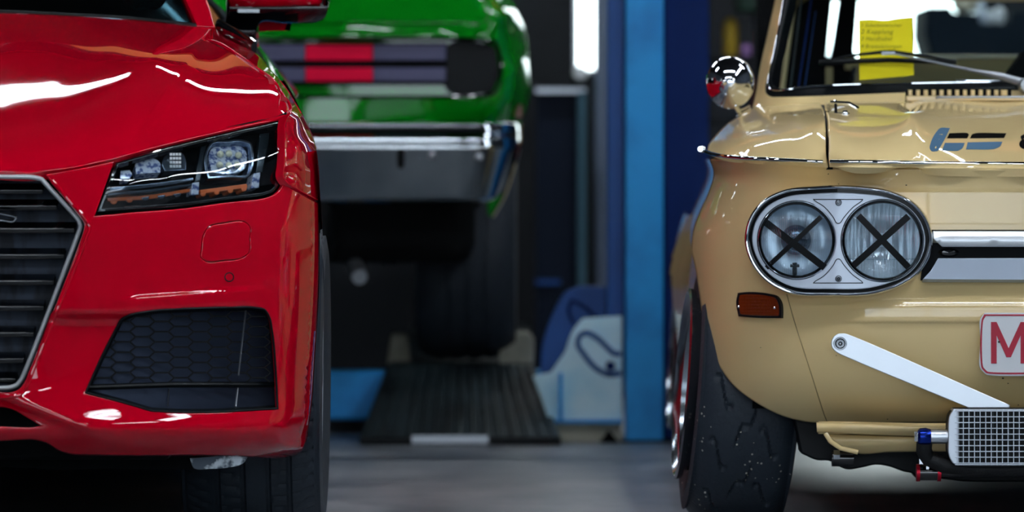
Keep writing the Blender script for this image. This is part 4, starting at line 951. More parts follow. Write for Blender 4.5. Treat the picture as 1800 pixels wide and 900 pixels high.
# waist trims
tr1 = curve([(1234,262),(1240,266),(1252,270.5),(1290,276.5),(1350,280),(1447,285)], closed=False, ds=6)
m_ = MB(); tube(m_, onsurf(tr1, wgd, -.003), .0045, .006, n=12, up=(0, 1, 0)); wt = part(m_, 'waist_trim', M['chrome'], nc, NX)
m_ = MB(); e = P(1234, 262, 12.47); tube(m_, [e + np.array([-.004, -.01, 0]), e + np.array([.012, .3, 0]), e + np.array([.05, 1.8, .0]), e + np.array([.1, 3.2, -.02])], .006, n=10); lathe(m_, [(.0005,-.008),(.006,-.006),(.0085,0),(.006,.006),(.0005,.008)], Matrix.Translation(Vector(tuple(e)))); part(m_, 'side_trim', M['chrome'], nc, NX)
tr2 = curve([(1461,284),(1540,285),(1650,287),(1960,289)], closed=False, ds=12)
m_ = MB(); tube(m_, onsurf(tr2, hdn, -.003), .0045, .0065, n=12, up=(0, 1, 0)); part(m_, 'lid_trim', M['chrome'], hn, NX)
hseal = lambda x, y: np.maximum(hd0(x, y), wgd(0 * np.asarray(x) + 1446, y))
# gap lines: dark backing behind wing/lid shut line and under the lid
m_ = MB(); prism(m_, rectx(1440, 182, 1465, 300), 12.30, .7) if False else None
A = [(1443, y) for y in range(184, 300, 6)]; B = [(1464, y) for y in range(184, 300, 6)]; n = len(A)
m_.add([tuple(v) for v in onsurf(A, hseal, .03)] + [tuple(v) for v in onsurf(B, hseal, .03)], [(i, n + i, n + i + 1, i + 1) for i in range(n - 1)])
A = [(x, 290) for x in range(1440, 1960, 20)]; B = [(x, 303) for x in range(1440, 1960, 20)]; n = len(A)
m_.add([tuple(v) for v in P([p[0] for p in A], [p[1] for p in A], 12.045)] + [tuple(v) for v in P([p[0] for p in B], [p[1] for p in B], 12.05)], [(i, n + i, n + i + 1, i + 1) for i in range(n - 1)])
part(m_, 'shut_line_seal', M['dark'], nc, NX)
# lid latch
c0 = P(1467, 195, 12.55)
A3 = lambda a, b, c: c0 + np.array([a, b, c])
m_ = MB(); tube(m_, [A3(0, -.03, .022), A3(0, -.05, 0), A3(.001, -.06, -.022)], .0035, n=10); tube(m_, [A3(-.022, -.04, -.006), A3(.030, -.04, -.008)], .006, n=10); tube(m_, [A3(-.012, -.035, .018), A3(.03, -.035, .016), A3(.05, -.035, .004)], .005, n=10); lathe(m_, [(.001,-.006),(.009,-.005),(.009,.005),(.001,.006)], Matrix.Translation(Vector(tuple(A3(.020, -.05, -.008))))); part(m_, 'lid_latch', M['chrome'], hn, None)
# badge lettering on the lid
def decal(pts, mm, nm='badge_stroke'):
    m = MB(); panel(m, curve(pts, ds=3), [], lambda x, y: hdn(x, y) - .002, step=12, edge=.5, rim=.001, roll=0, tilt=0); return part(m, nm, mm, hn)
decal([(1652,225.5),(1670,225,1),(1662,242),(1649,265,1),(1638,265.3),(1634.5,260),(1635.5,253),(1645,233)], M['slate'])
decal([(1669,234,1),(1701,234),(1703,236),(1700,243,1),(1664.5,243,1)], M['ink'])
decal([(1705,243,1),(1709,236),(1716,234),(1769,234,1),(1765,242.5,1)], M['ink'])
decal([(1661,251,1),(1696,251,1),(1692,260),(1686,264),(1656,264,1)], M['slate'])
decal([(1701,250,1),(1762,249,1),(1758,257),(1750,261),(1698,262.5,1)], M['slate'])
decal([(1794,240),(1800,236),(1812,236,1),(1812,241,1),(1802,242),(1796,246,1)], M['ink'])
m_ = MB(); panel(m_, circ(1803, 253, 11.5, 28, 9), [circ(1806, 253, 4.5, 20, 4)], lambda x, y: hdn(x, y) - .002, step=12, edge=.5, rim=.001, roll=0, tilt=0); part(m_, 'badge_stroke', M['ink'], hn)
# --- cowl, pillar, windscreen surround
cwd = tps([(1323,190,13.06),(1328,163,13.1),(1333,133,13.16),(1347,67,13.28),(1362,0,13.4),(1372,-60,13.5),(1345,150,13.06),(1352,110,13.12),(1364,67,13.2),(1378,0,13.33),(1390,-60,13.44),(1360,172,13.02),(1360,184,13.0),(1450,168,13.02),(1450,182,12.97),(1600,164,13.03),(1600,176,12.98),(1800,160,13.03),(1800,175,12.98),(1960,158,13.03),(1960,175,12.98)], 4e-4)
cow = curve([(1322,190,1),(1325,178),(1329,160),(1333,133),(1347,67),(1362,0),(1374,-60,1),(1392,-60,1),(1379,0),(1365,67),(1351,130),(1346.5,152),(1348,164),(1356,169),(1370,169.5),(1500,165.5),(1600,161.5),(1700,159),(1960,156,1),(1960,179,1),(1608,180,1),(1590,181.5),(1500,183),(1440,184),(1360,187),(1335,192,1)], ds=6)
m_ = MB(); panel(m_, cow, [], cwd, step=8, edge=2, roll=.002, rim=.02); part(m_, 'cowl', M['beige'], nc, NX, join=True)
seal_o = curve([(1960,157.5,1),(1700,160.5),(1592,162.5),(1500,166.5),(1370,170.5),(1354,170),(1346,165),(1344.5,152),(1350,130),(1364,67),(1378,0),(1391,-60,1),(1402,-60,1),(1388,0),(1373,67),(1359,130),(1356,144),(1359,152),(1370,155),(1450,150),(1592,146.5),(1960,142,1)], ds=5)
sld = lambda x, y: cwd(x, y) - .004
m_ = MB(); panel(m_, seal_o, [], sld, step=9, edge=3, roll=.006, rim=.02); se = part(m_, 'windscreen_seal', M['seal'], nc, NX, join=True)
st_ = curve([(1387,-60),(1377.5,0),(1365.5,67),(1353,130),(1350,146),(1353,155),(1362,158.5),(1400,155),(1450,150.5),(1592,146.5),(1760,143.5),(1960,141.5)], closed=False, ds=6)
m_ = MB(); tube(m_, onsurf(st_, sld, -.004), .0025, .003, n=10, up=(0, 1, 0)); part(m_, 'seal_insert', M['chrome'], se, NX)
wsd = lambda x, y: 13.10 + (160 - np.asarray(y, float)) * .0009 + 0 * np.asarray(x, float)
m_ = MB(); panel(m_, curve([(1960,148,1),(1592,151,1),(1370,161,1),(1352,158,1),(1358,120,1),(1372,60,1),(1384,0,1),(1396,-60,1),(1960,-60,1)], ds=30), [], wsd, step=60, rim=.004); part(m_, 'windscreen', M['glass'], nc, NX, join=True)
# cowl air slots: teeth between dark openings
m_ = MB(); prism(m_, rectx(1592, 156, 1778, 182), 12.955, .01); vg = part(m_, 'air_grille', M['dark'], nc)
for k in range(13):
    x = 1600 + 13.75 * k; m_ = MB(); w_ = 3.6 if k < 12 else 6
    panel(m_, curve([(x - w_, 158, 1), (x + w_, 158, 1), (x + w_, 168, 1), (x - w_, 168, 1)], ds=5), [], lambda X, Y_: 12.95 + .0004 * (np.asarray(X) - x) ** 2 / 4, step=6, edge=1, rim=.01)
    part(m_, 'grille_tooth', M['beige'], vg)
m_ = MB(); panel(m_, curve([(1593,168.5,1),(1780,168.5,1),(1960,168,1),(1960,177,1),(1593,178,1)], ds=20), [], 12.948, step=30, rim=.01); part(m_, 'scuttle_strip', M['beige'], vg)
m_ = MB(); tube(m_, [P(1646,171.5,12.94), P(1652,171,12.935), P(1800,170.5,12.935), P(1960,170,12.935)], .0026, .003, n=8, up=(0,1,0)); part(m_, 'wiper_linkage', M['bright_steel'], nc)
# wiper
def wz(y): return 13.10 + (160 - y) * .0009
m_ = MB(); tube(m_, [P(1440, 110, wz(110) - .016), P(1560, 105.5, wz(108) - .018), P(1681, 109, wz(108) - .016)], .0058, .006, n=8, up=(0,1,0))
tube(m_, [P(1445, 108, wz(108) - .022), P(1500, 97, wz(97) - .03), P(1552, 91.5, wz(92) - .035), P(1572, 91.5, wz(92) - .035), P(1630, 99, wz(97) - .03), P(1681, 107, wz(108) - .02)], [.001,.003,.0042,.0042,.003,.0012], .004, n=8, up=(0,1,0)); wb = part(m_, 'wiper_blade', M['black'], nc)
m_ = MB(); tube(m_, [P(1551, 94, wz(94) - .042), P(1580, 96, wz(96) - .044), P(1640, 109, wz(109) - .05), P(1715, 125, wz(125) - .06), P(1760, 134, wz(134) - .07), P(1798, 146, wz(146) - .08)], [.0022,.0022,.0028,.0042,.0085,.0105], .004, n=10, up=(0, 1, 0)); part(m_, 'wiper_arm', M['bright_steel'], wb)
m_ = MB(); pbox(m_, 1550, 91, 1573, 96.5, wz(94) - .045, .01); lathe(m_, [(.001,-.02),(.016,-.018),(.018,.0),(.018,.09)], Matrix.Translation(Pv(1806, 150, 12.98)) @ Matrix.Rotation(math.pi/2, 4, 'Z'), 24); part(m_, 'wiper_pivot', M['bright_steel'], wb)
# --- cabin seen through the glass
cb = M['dark']
m_ = MB(); pb = curve([(1960,100,1),(1614,97,1),(1504,104,1),(1506,-80,1),(1960,-80,1)], ds=30)
outer_ = [(1330,-80),(1965,-80),(1965,170),(1330,170)]
panel(m_, curve([(1330,-80,1),(1965,-80,1),(1965,170,1),(1330,170,1)], ds=40), [curve([(1512,-60,1),(1950,-60,1),(1950,98,1),(1506,104,1),(1500,90,1)], ds=20), curve([(1468,-60,1),(1486,-60,1),(1462,100,1),(1452,100,1)], ds=20)], 15.0, step=60, rim=.05); part(m_, 'cabin_rear', cb, nc)
m_ = MB(); panel(m_, curve([(1500,104,1),(1614,99,1),(1962,99,1),(1962,150,1),(1500,150,1)], ds=30), [], 14.98, step=60, rim=.1); cs = part(m_, 'parcel_shelf', M['beige_trim'], nc)
m_ = MB(); tube(m_, [P(1622, 100, 14.94), P(1960, 100, 14.94)], .0055, n=12); part(m_, 'shelf_edge', mat('lit_ledge_tone', (255, 250, 226), .25, .4), cs)  # near-white colour stands for the light on the shelf's top edge
m_ = MB(); pbox(m_, 1486, 104, 1512, 122, 14.9, .02); part(m_, 'shelf_edge', M['beige_trim'], cs)
m_ = MB(); prism(m_, [(1800,90),(1768,134),(1800,150),(1840,150),(1840,90)], 13.6, .1); part(m_, 'steering_column', M['dark'], nc)
def bar(nm, a, b, r, mm, Y):
    m = MB(); tube(m, [P(*a, Y), P(*b, Y + .1)], r, n=10, up=(0, 1, 0)); return part(m, nm, mm, nc)
bar('door_pillar', (1375, 160), (1404, -60), .0065, M['beige_trim'], 13.9)
bar('roll_bar', (1389, 158), (1416, -60), .0028, M['steel'], 13.6); bar('roll_bar', (1403, 156), (1432, -40), .0024, M['lift_dark'], 13.6)
bar('seat_belt', (1415, 150), (1434, 20), .0012, M['lift_mid'], 13.7)
m_ = MB(); tube(m_, [P(1502, 122, 14.5), P(1498, 140, 14.3)], .008, n=10, up=(0,1,0)); part(m_, 'belt_buckle', M['chrome'], nc)
m_ = MB(); prism(m_, rectx(1452, 118, 1464, 160), 14.4, .02); part(m_, 'door_trim', M['beige_trim'], nc)
m_ = MB(); box(m_, (NX, 13.45, .80), (1.05, .6, .16)); part(m_, 'dashboard', M['black'], nc, bevel=.04)
# roof and rear deck close the car behind
m_ = MB(); vs = []; secs = [(13.5, 1.27, .52, 1.05, .62), (13.9, 1.31, .52, .95, .70), (14.6, 1.29, .50, .95, .70), (15.05, 1.22, .46, .95, .68)]
for (y, z1, w1, z0, w0) in secs: vs += [(NX - w0 + .06, y, z0), (NX - w1, y, z1 - .03), (NX - w1 + .05, y, z1), (NX + w1 - .05, y, z1), (NX + w1, y, z1 - .03), (NX + w0 - .06, y, z0)]
fs = []
for i in range(3):
    for k in (1, 2, 3): fs.append((i*6 + k, i*6 + k + 1, (i+1)*6 + k + 1, (i+1)*6 + k))
m_.add(vs, fs); part(m_, 'roof', M['beige'], nc, angle=60)
m_ = MB(); box(m_, (NX, 15.35, .74), (1.2, .75, .2)); part(m_, 'rear_deck', M['beige'], nc, bevel=.05)
# yellow note behind the wiper
m_ = MB(); npts = curve([(1509.5,35,1),(1530,34),(1556,35.5),(1580,32),(1603.5,30,1),(1605,80),(1606.5,132,1),(1560,136.5),(1511,141,1),(1510,90)], ds=6)
nd = lambda x, y: wsd(x, y) - .004 - .003 * np.cos((np.asarray(x, float) - 1509) / 97 * 5)
panel(m_, npts, [], nd, step=10, edge=.8, rim=.0006, roll=0, tilt=0)
note = thing('paper_note', 'yellow handwritten paper note on the beige car\'s windscreen behind the wiper', 'note', Pv(1557, 138, 13.1))
part(m_, 'sheet', M['yellow_paper'], note)
minkp = mat('pencil', (96, 92, 20), .8)
def text_mesh(txt, x, y, size_px, Y, mm, parent, nm, shear=.25, th=.0003):
    cu = bpy.data.curves.new('writing', 'FONT'); cu.body = txt; cu.size = size_px / K(Y); cu.shear = shear; cu.extrude = th; cu.resolution_u = 2; cu.space_character = 1.12
    ob = bpy.data.objects.new('writing', cu); COL.objects.link(ob); dg = bpy.context.evaluated_depsgraph_get(); me = bpy.data.meshes.new_from_object(ob.evaluated_get(dg))
    bpy.data.objects.remove(ob); o = Pv(x, y, Y); me.transform(Matrix.Translation(o) @ Matrix.Rotation(math.pi / 2, 4, 'X')); me.materials.clear(); me.materials.append(mm)
    r = bpy.data.objects.new(nm, me); COL.objects.link(r); setparent(r, parent); return r
for t_, x, y, s in (('1 Scheibenwischer', 1513, 47, 8.5), ('2 Kupplung', 1513, 59, 11), ('3 Handhebel', 1513, 71, 9.5), ('4 Bremsleitungen', 1513, 84, 9)):
    text_mesh(t_, x, y, s, float(wsd(x, y)) - .0085, minkp, note, 'handwriting')
# --- door mirror: chrome bowl on a stalk
mc = Pv(1284, 145, 12.95); r_ = 43.5 / K(12.95)
m_ = MB(); mt = Matrix.Translation(mc) @ Matrix.Rotation(math.radians(8), 4, 'Z') @ Matrix.Rotation(math.pi / 2, 4, 'Z') @ Matrix.Diagonal((1, 1, 1.07, 1))
lathe(m_, [(.0005, -.052), (.014, -.050), (.03, -.044), (.042, -.034), (.051, -.018), (r_ - .001, -.003), (r_, .003), (r_ - .002, .008), (.04, .012), (.0005, .012)], mt, 64); mr = part(m_, 'door_mirror', M['chrome'], nc, NX, angle=70)
m_ = MB(); lathe(m_, [(.0005, -.062), (.005, -.060), (.0085, -.055), (.0085, -.048)], Matrix.Translation(mc + Vector((-.018, .002, .0))) @ Matrix.Rotation(math.pi / 2, 4, 'Z'), 20); part(m_, 'mirror_screw', M['chrome'], mr)
m_ = MB(); tube(m_, [P(1288, 178, 12.93), P(1296, 192, 12.95), P(1300, 199, 12.97)], .005, .007, n=10); tube(m_, [P(1296, 196, 12.96), P(1308, 192, 13.0), P(1316, 187, 13.05)], .004, n=10); tube(m_, [P(1296, 204, 12.95), P(1318, 190, 13.02)], .003, n=8); part(m_, 'mirror_stalk', M['chrome'], mr, NX)
# --- twin headlamps in the oval frame
fd = lambda x, y: 11.985 + .00018 * np.maximum(1474 - np.asarray(x, float), 0) + 0 * np.asarray(y, float)
fdo = lambda x, y: fd(x, y) + .004
m_ = MB(); tube(m_, onsurf(off(oval, -3.2), fd, .002), .0040, .010, n=14, up=(0, 1, 0), closed=True); hbz = part(m_, 'lamp_frame', M['chrome'], nc, NX)
m_ = MB(); A = onsurf(off(oval, -1), fd, .004); B = onsurf(off(oval, -1), fd, .15); n = len(A); m_.add(A + B, [(i, (i+1) % n, n + (i+1) % n, n + i) for i in range(n)]); part(m_, 'lamp_pod', M['beige'], hbz, NX)
m_ = MB(); panel(m_, off(oval, -5), [off(oval, -16)], lambda x, y: fd(x, y) + .010, step=8, edge=2, rim=.006); part(m_, 'frame_groove', M['gloss_black'], hbz, NX)
LC = [(1400.5, 422, 69.5), (1551, 423, 73)]
m_ = MB(); panel(m_, off(oval, -13), [circ(x, y, r - 1, 72) for x, y, r in LC], lambda x, y: fd(x, y) + .006, step=10, edge=2, rim=.02); lp = part(m_, 'lamp_plate', mat('white_metal_plate', (205, 214, 226), .38, .55), hbz, NX)
for sgn, yy in ((1, 356), (-1, 490)):
    c = 424
    t1 = [(1427, c - sgn*75, 1), (1519, c - sgn*75, 1), (1517, c - sgn*71), (1500, c - sgn*58), (1484, c - sgn*40), (1476, c - sgn*30), (1471, c - sgn*30), (1463, c - sgn*42), (1447, c - sgn*60), (1430, c - sgn*71)]
    m_ = MB(); pc = curve(t1, ds=4); tube(m_, onsurf(off(pc, -1.5), fd, .0052), .0009, .0012, n=6, up=(0,1,0), closed=True); part(m_, 'plate_edge', M['seal'], lp, NX)
    m_ = MB(); lathe(m_, [(.0005,-.002),(.004,-.002),(.0052,0),(.0052,.004)], Matrix.Translation(Pv(1474, yy, 11.988)) @ Matrix.Rotation(math.pi/2, 4, 'Z'), 18); sc_ = part(m_, 'plate_screw', M['chrome'], lp, NX)
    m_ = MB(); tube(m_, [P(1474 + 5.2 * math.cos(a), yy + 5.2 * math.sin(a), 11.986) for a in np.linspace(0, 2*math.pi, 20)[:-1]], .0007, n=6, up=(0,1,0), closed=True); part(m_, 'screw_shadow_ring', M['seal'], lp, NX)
RY = Matrix.Rotation(math.pi / 2, 4, 'Z')
for q, (lx, ly, lr) in enumerate(LC):
    Y0 = float(fd(lx, ly)); s = 1 / K(Y0); c = Pv(lx, ly, Y0); mt = Matrix.Translation(c) @ RY
    R = lr * s
    m_ = MB(); lathe(m_, [(R, .012), (R - 1*s, -.002), (R - 2.5*s, -.004), (R - 4*s, .002), (R - 5.5*s, .004), (R - 5.5*s, .02)], mt, 96); hb2 = part(m_, 'headlamp', M['chrome'], hbz, NX, angle=60)
    m_ = MB(); lathe(m_, [(R + .6*s, .004), (R + .4*s, .001), (R - .6*s, .001)], mt, 96)
    lathe(m_, [(R - 3.8*s, .0035), (R - 5.6*s, -.0015), (R - 7.2*s, .002)], mt, 96); part(m_, 'headlamp_gasket', M['gloss_black'], hbz, NX)
    Rl = R - 6 * s
    m_ = MB(); prof = [(Rl * t, .004 - .014 * (1 - t * t)) for t in np.linspace(1, .02, 12)]; lathe(m_, prof, mt, 96)
    part(m_, 'headlamp_lens', LENS[q] if False else None or mat('x', (0, 0, 0)), hbz, NX) if False else None
    lensm = glass('fluted_lens_%s' % ('outer', 'inner')[q], (232, 242, 248), (.12, .22)[q], (.05, .10)[q], rib=((70, .5), (48, 1.0))[q])
    part(m_, 'headlamp_lens', lensm, hbz, NX)
    # mirror bowl with pressed flutes
    m_ = MB(); vs = []; fs = []; nr, na = 20, 200; bowl = .055
    for i in range(nr + 1):
        t = 1 - i / nr; 
        for k in range(na):
            a = 2 * math.pi * k / na; x = Rl * t * math.cos(a); z = Rl * t * math.sin(a); fl = math.sin(x / Rl * (30 if q else 20)) * (.0012 if q else .0006) * min(1, t * 3)
            if q == 0 and not (abs(x) < Rl * .28 and z > 0): fl *= .35
            vs.append(mt @ Vector((.006 + bowl * (1 - t * t) + fl, -x, z)))
    for i in range(nr):
        for k in range(na): fs.append((i*na + k, (i+1)*na + k, (i+1)*na + (k+1) % na, i*na + (k+1) % na))
    m_.add(vs, [tuple(reversed(f)) for f in fs]); part(m_, 'headlamp_bowl', M['reflector'], hbz, NX, angle=80)
    if q == 0:
        m_ = MB(); lathe(m_, [(.0005, -.006), (.012, -.004), (.022, .002), (.030, .014), (.032, .03)], mt, 48); part(m_, 'bulb_shield', mat('bulb_cap_metal', (96, 112, 128), .25, .9), hbz, NX, angle=70)
        m_ = MB(); tube(m_, [P(1397, 462, Y0 + .0), P(1397, 470, Y0 + .002), P(1397, 482, Y0 + .01)], .005, .005, n=10, up=(0,1,0)); tube(m_, [P(1389, 467, Y0), P(1405, 467, Y0)], .0035, n=8); part(m_, 'bulb_clip', M['steel'], hbz)
    else:
        m_ = MB(); pbox(m_, 1535, 410, 1568, 434, Y0 + .012, .01); pbox(m_, 1530, 406, 1536, 438, Y0 + .012, .01); part(m_, 'bulb_shield', M['silver'], hbz)
        m_ = MB(); tube(m_, [P(1486, 455, Y0 + .004), P(1530, 456, Y0 - .004), P(1575, 456, Y0 - .004), P(1614, 455, Y0 + .004)], .0012, n=6, up=(0,1,0)); part(m_, 'lens_ridge', M['lens'], hbz)
def strip(p0, p1, w, dY, c, R):
    """straight tape stretched over a domed lens"""
    m = MB(); n = 24; L = math.hypot(p1[0] - p0[0], p1[1] - p0[1]); ux, uy = (p1[0] - p0[0]) / L, (p1[1] - p0[1]) / L; vs = []; ns = []
    for i in range(n + 1):
        t = i / n
        for e in (-1, 1):
            x = p0[0] + ux * L * t - uy * w / 2 * e; y = p0[1] + uy * L * t + ux * w / 2 * e
            rr = math.hypot(x - c[0], y - c[1]) / R; Y = float(fd(x, y)) + .004 - .014 * max(0, 1 - rr * rr) - dY; vs.append(P(x, y, Y)); 
    fs = [(2*i, 2*i+1, 2*i+3, 2*i+2) for i in range(n)]; k = len(vs); vs2 = [v + np.array([0, .0012, 0]) for v in vs]
    fs += [(k + 2*i + 2, k + 2*i + 3, k + 2*i + 1, k + 2*i) for i in range(n)] + [(2*i, 2*i+2, k+2*i+2, k+2*i) for i in range(n)] + [(2*i+3, 2*i+1, k+2*i+1, k+2*i+3) for i in range(n)] + [(0, k, k + 1, 1), (2*n, 2*n+1, k+2*n+1, k+2*n)]
    m.add(vs + vs2, fs); return m
for (a, b, w, dy, q) in (((1341,387),(1450,470.5),12.5,.0045,0), ((1443.5,381),(1347,471),8.5,.006,0), ((1509,379),(1597,470),11.5,.0045,1), ((1597,380),(1500,467),11.5,.006,1)):
    part(strip(a, b, w, dy, LC[q][:2], LC[q][2]), 'tape_strip', M['tape'], hbz)
# --- bars of the grille
m_ = MB(); prism(m_, [(1632,404),(1960,404),(1960,495),(1618,493)], 12.006, .03)
gb = part(m_, 'grille_recess', M['seal'], nc, None)
sb = mat('polished_bar', (176, 190, 206), .3, .6)
m_ = MB(); b1 = lambda x, y: 11.984 + .0006 * np.abs(np.asarray(y, float) - 420) ; panel(m_, curve([(1640,406,1),(1960,406,1),(1960,434,1),(1656,434,1),(1641,420,1)], ds=12), [], b1, step=14, edge=1.6, rim=.02); part(m_, 'grille_bar', mat('brushed_bar', (228, 234, 238), .3, .5), gb)
m_ = MB(); b2 = lambda x, y: 11.978 + .0004 * (492 - np.asarray(y, float)); panel(m_, curve([(1649,454,1),(1960,453,1),(1960,492.5,1),(1622,491,1),(1636,476,1)], ds=12), [], b2, step=14, edge=1.6, rim=.02); part(m_, 'grille_bar', sb, gb)
m_ = MB(); lathe(m_, [(.001,-.003),(.012,-.002),(.018,.004),(.018,.01)], Matrix.Translation(Pv(1668, 444, 12.0)) @ RY @ Matrix.Diagonal((1, 1.2, .5, 1)), 28); part(m_, 'bar_fixing', M['gloss_black'], gb)
# --- number plate
pd = 11.955
m_ = MB(); pl_ = curve([(1731,550,1),(1960,550,1),(1960,658,1),(1733,658),(1724,649),(1723.5,600),(1724,559)], ds=4)
panel(m_, pl_, [], pd, step=20, edge=1.2, rim=.006); npl = part(m_, 'number_plate', M['white'], nc)
bo2 = curve([(1730,552.5,1),(1960,552.5,1),(1960,655.5,1),(1733,655.5),(1726,648),(1726,560)], ds=4)
m_ = MB(); panel(m_, bo2, [curve([(1733,555.5,1),(1960,555.5,1),(1960,652.5,1),(1735,652.5),(1729,646),(1729,562)], ds=4)], pd - .0012, step=20, edge=.6, rim=.001); part(m_, 'plate_border', M['plate_red'], npl)
Mp = [(1742,566),(1752,566),(1773,612),(1794,566),(1804,566),(1804,639),(1794,639),(1794,590),(1777,628),(1769,628),(1752,590),(1752,639),(1742,639)]
m_ = MB(); panel(m_, curve([(a, b, 1) for a, b in Mp], ds=8), [], pd - .0018, step=20, edge=.6, rim=.0018); part(m_, 'plate_letter', M['plate_red'], npl)
m_ = MB(); lathe(m_, [(.0005,-.001),(.002,-.001),(.002,.001)], Matrix.Translation(Pv(1756, 601, pd - .001)) @ RY, 12); part(m_, 'plate_hole', M['seal'], npl)
# --- indicator
im = curve([(1297,515,1),(1310,513.5),(1350,516),(1364,520),(1371,530),(1373.5,545),(1373,559,1),(1330,558.5),(1298,556,1),(1294,530)], ds=3)
id_ = lambda x, y: nsd(x, y) - .012
m_ = MB(); panel(m_, im, [off(im, -4)], id_, step=6, edge=1.2, rim=.016); ind = part(m_, 'indicator', M['black'], nc, NX)
m_ = MB(); panel(m_, off(im, -3.5), [], lambda x, y: nsd(x, y) - .010 - .0008 * np.abs(np.sin(np.asarray(x, float) * .62)) - .0006 * np.abs(np.sin(np.asarray(y, float) * .55)), step=2.2, edge=1, rim=.01); part(m_, 'indicator_lens', M['amber'], ind, NX)
for x, y in ((1298, 539), (1361, 541)):
    m_ = MB(); lathe(m_, [(.0005,-.002),(.0025,-.0015),(.003,.001)], Matrix.Translation(Pv(x, y, float(id_(x, y)) - .001)) @ RY, 12); part(m_, 'lens_screw', M['chrome'], ind)
# body seam
m_ = MB(); tube(m_, onsurf(curve([(1383,517),(1395,560),(1420,638),(1450,732),(1455,744)], closed=False), nsd, .0), .0011, n=6, up=(0,1,0)); part(m_, 'body_seam', mat('beige_seam', (150, 126, 78), .5), nc, NX)
m_ = MB(); tube(m_, onsurf([(1723,658),(1723,742)], nsd, .0004), .0006, n=6, up=(0,1,0)); tube(m_, onsurf([(1736,658),(1736,742)], nsd, .0004), .0006, n=6, up=(0,1,0)); part(m_, 'body_seam', mat('beige_seam2', (150, 126, 78), .5), nc)
# --- bracket, oil cooler and plumbing
bk = curve([(1461,604),(1464,594),(1473,587),(1484,586),(1775,712,1),(1775,717,1),(1702,717,1),(1470,619),(1463,612)], ds=5)
m_ = MB(); kd = lambda x, y: 11.962 + 0 * np.asarray(x, float); panel(m_, bk, [], kd, step=18, edge=1.4, rim=.006, roll=.001); br = part(m_, 'cooler_bracket', M['satin'], nc)
m_ = MB(); mt = Matrix.Translation(Pv(1477, 604, 11.955)) @ RY
lathe(m_, [(.0145,.006),(.014,.003),(.0105,.003),(.010,.005)], mt, 32); lathe(m_, [(.0085,.006),(.008,-.002),(.0045,-.002),(.004,.003),(.0022,.003),(.0018,-.001),(.0003,-.001)], mt, 32); part(m_, 'bracket_bolt', M['chrome'], br)
m_ = MB(); lathe(m_, [(.0108,.0062),(.0106,.0030),(.0088,.0030)], mt, 32); lathe(m_, [(.0042,.0025),(.0024,.0022)], mt, 20); part(m_, 'bolt_recess', M['seal'], br)
# cooler: matrix block with wire mesh over it
CY = 11.93
m_ = MB(); cbx = curve([(1677,718,1),(1960,718,1),(1960,818,1),(1679,818),(1669,806),(1666,768),(1669,728)], ds=5); panel(m_, cbx, [], CY + .012, step=30, edge=2, rim=.05, roll=.004); oc = part(m_, 'oil_cooler', M['black'], nc)
m_ = MB(); panel(m_, curve([(1677,719,1),(1686,719,1),(1686,817,1),(1679,817),(1670,806),(1667,768),(1670,729)], ds=5), [], CY, step=10, edge=2, rim=.06, roll=.003); part(m_, 'cooler_tank', M['silver'], oc)
m_ = MB()
for y in (720.5, 816.5): tube(m_, [P(1679, y, CY - .002), P(1960, y, CY - .002)], .0018, n=6, up=(0,1,0))
wm = MB()
for k in range(28): x = 1683.5 + 9.83 * k; tube(wm, [P(x, 719, CY - .004), P(x, 818, CY - .004)], .00115, n=6, up=(0, 1, 0))
for k in range(10): y = 722.5 + 10.15 * k; tube(wm, [P(1679, y, CY - .0055), P(1960, y, CY - .0055)], .00115, n=6, up=(0, 1, 0))
for k in range(2, 20): pass
wm.merge(m_); part(wm, 'cooler_mesh', M['silver'], oc)
m_ = MB()
for k in range(20): x = 1690 + 14 * k; pbox(m_, x, 722, x + .9, 815, CY + .009, .02)
part(m_, 'cooler_fins', M['steel'], oc)
m_ = MB(); tube(m_, [P(1636, 767.5, CY + .03), P(1668, 767.5, CY + .03)], 12.5/K(CY), n=24); part(m_, 'cooler_pipe', M['satin'], oc)
m_ = MB(); tube(m_, [P(1607, 767, CY + .03), P(1616, 767, CY + .03)], .012, n=6); part(m_, 'hose_nut', M['chrome'], oc)
m_ = MB(); tube(m_, [P(1613, 768, CY + .03), P(1617, 768, CY + .03), P(1627, 768, CY + .03), P(1636, 768, CY + .03)], [.014, .0185, .0195, .016], n=24); part(m_, 'hose_fitting', M['blue_anod'], oc)
m_ = MB(); tube(m_, [P(1625, 778, CY + .03), P(1624, 792, CY + .035), P(1632, 806, CY + .05), P(1660, 818, CY + .05), P(1720, 823, CY + .05), P(1960, 826, CY + .05)], .017, n=18, up=(0, 1, 0)); part(m_, 'oil_hose', mat('braided_black_hose', (14, 16, 18), .6, bump=(300, .5, .002)), oc)
# lower sill of the nose
m_ = MB(); sd = lambda x, y: 12.02 + .00035 * (np.asarray(y, float) - 752) ** 2 / 3 + .0003 * np.maximum(1480 - np.asarray(x, float), 0)
panel(m_, curve([(1435,742,1),(1500,744),(1610,750,1),(1960,752,1),(1960,768,1),(1610,767,1),(1500,763),(1436,760,1)], ds=8), [], sd, step=7, edge=2, rim=.03); sl_ = part(m_, 'nose_flange', M['beige'], nc)
m_ = MB(); panel(m_, curve([(1455,763,1),(1610,768,1),(1960,769,1),(1960,792,1),(1560,795),(1507,797),(1490,790),(1470,778)], ds=8), [], lambda x, y: 12.05 + .00008 * (np.asarray(y, float) - 775) ** 2, step=9, edge=2, rim=.02); part(m_, 'lower_valance', M['beige'], sl_)
m_ = MB(); tube(m_, [P(1451, 762, 12.03), P(1460, 776, 12.025), P(1478, 788, 12.02), P(1508, 795, 12.02)], .005, .004, n=10, up=(0,1,0)); part(m_, 'flange_lip', M['beige'], sl_)
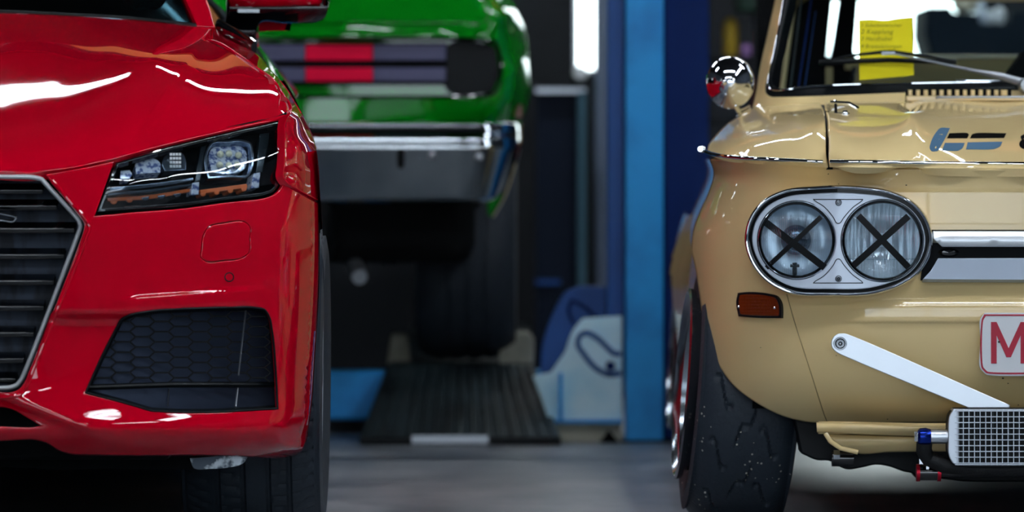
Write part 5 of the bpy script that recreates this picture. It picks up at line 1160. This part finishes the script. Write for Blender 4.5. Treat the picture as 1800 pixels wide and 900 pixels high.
# front suspension beam seen below
m_ = MB(); prism(m_, curve([(1395,735,1),(1470,735,1),(1960,745,1),(1960,846,1),(1690,846),(1654,842),(1611,842,1),(1606,834),(1588,829),(1562,820),(1540,817),(1515,822),(1487,825),(1470,817),(1460,811),(1436,809),(1408,797,1)], ds=6), 12.20, .10); sb_ = part(m_, 'suspension_beam', M['black'], nc, None, bevel=.004)
m_ = MB(); tube(m_, [P(1462, 806, 12.12), P(1500, 806, 12.12)], .017, n=18); part(m_, 'bush', M['gloss_black'], sb_)
m_ = MB(); tube(m_, [P(1465, 799, 12.09), P(1476, 799, 12.09)], .011, n=6); part(m_, 'bush_bolt', M['chrome'], sb_)
m_ = MB(); tube(m_, [P(1612, 831, 12.0), P(1654, 831, 12.0)], .0165, n=20); jn = part(m_, 'link_joint', M['gloss_black'], sb_)
for x in (1613.5, 1650.5):
    m_ = MB(); tube(m_, [P(x - 3, 831, 12.0), P(x + 3, 831, 12.0)], .0185, n=22); part(m_, 'joint_ring', M['red_anod'], jn)
m_ = MB(); pbox(m_, 1616, 804, 1624, 816, 11.98, .02); pbox(m_, 1628, 817, 1633, 825, 11.977, .02); part(m_, 'joint_bolt', M['chrome'], jn)
m_ = MB(); tube(m_, [P(1655, 830, 12.0), P(1960, 832, 12.0)], .010, n=14); part(m_, 'anti_roll_bar', M['gloss_black'], sb_)
# rust chips
m_ = MB()
for (x, y, r) in ((1474, 323.5, 1.1), (1593, 325.5, 1.6), (1763, 665, 2.0), (1772, 674, 1.3), (1470, 625, 1.0), (1337, 611, 1.0), (1456, 306, 1.2), (1790, 712, 1.2), (1560, 737, 1.1)):
    panel(m_, circ(x, y, r, 8, r * .7), [], lambda X, Y_: nsd(X, Y_) - .0006, step=5, edge=.2, rim=.0005, roll=0, tilt=0)
part(m_, 'paint_chips', mat('rust_chip', (60, 42, 26), .8), nc)
# --- wheels
wheel(nc, (.503, 12.52, .30), .30, .205, .190, 'slick', 'dish', camber=4.5, steer=2.0, mx=NX, out=.030)
wheel(nc, (.560, 14.9, .30), .30, .205, .21, 'plain', 'dish', camber=3.5, steer=.6, mx=NX, out=.028)
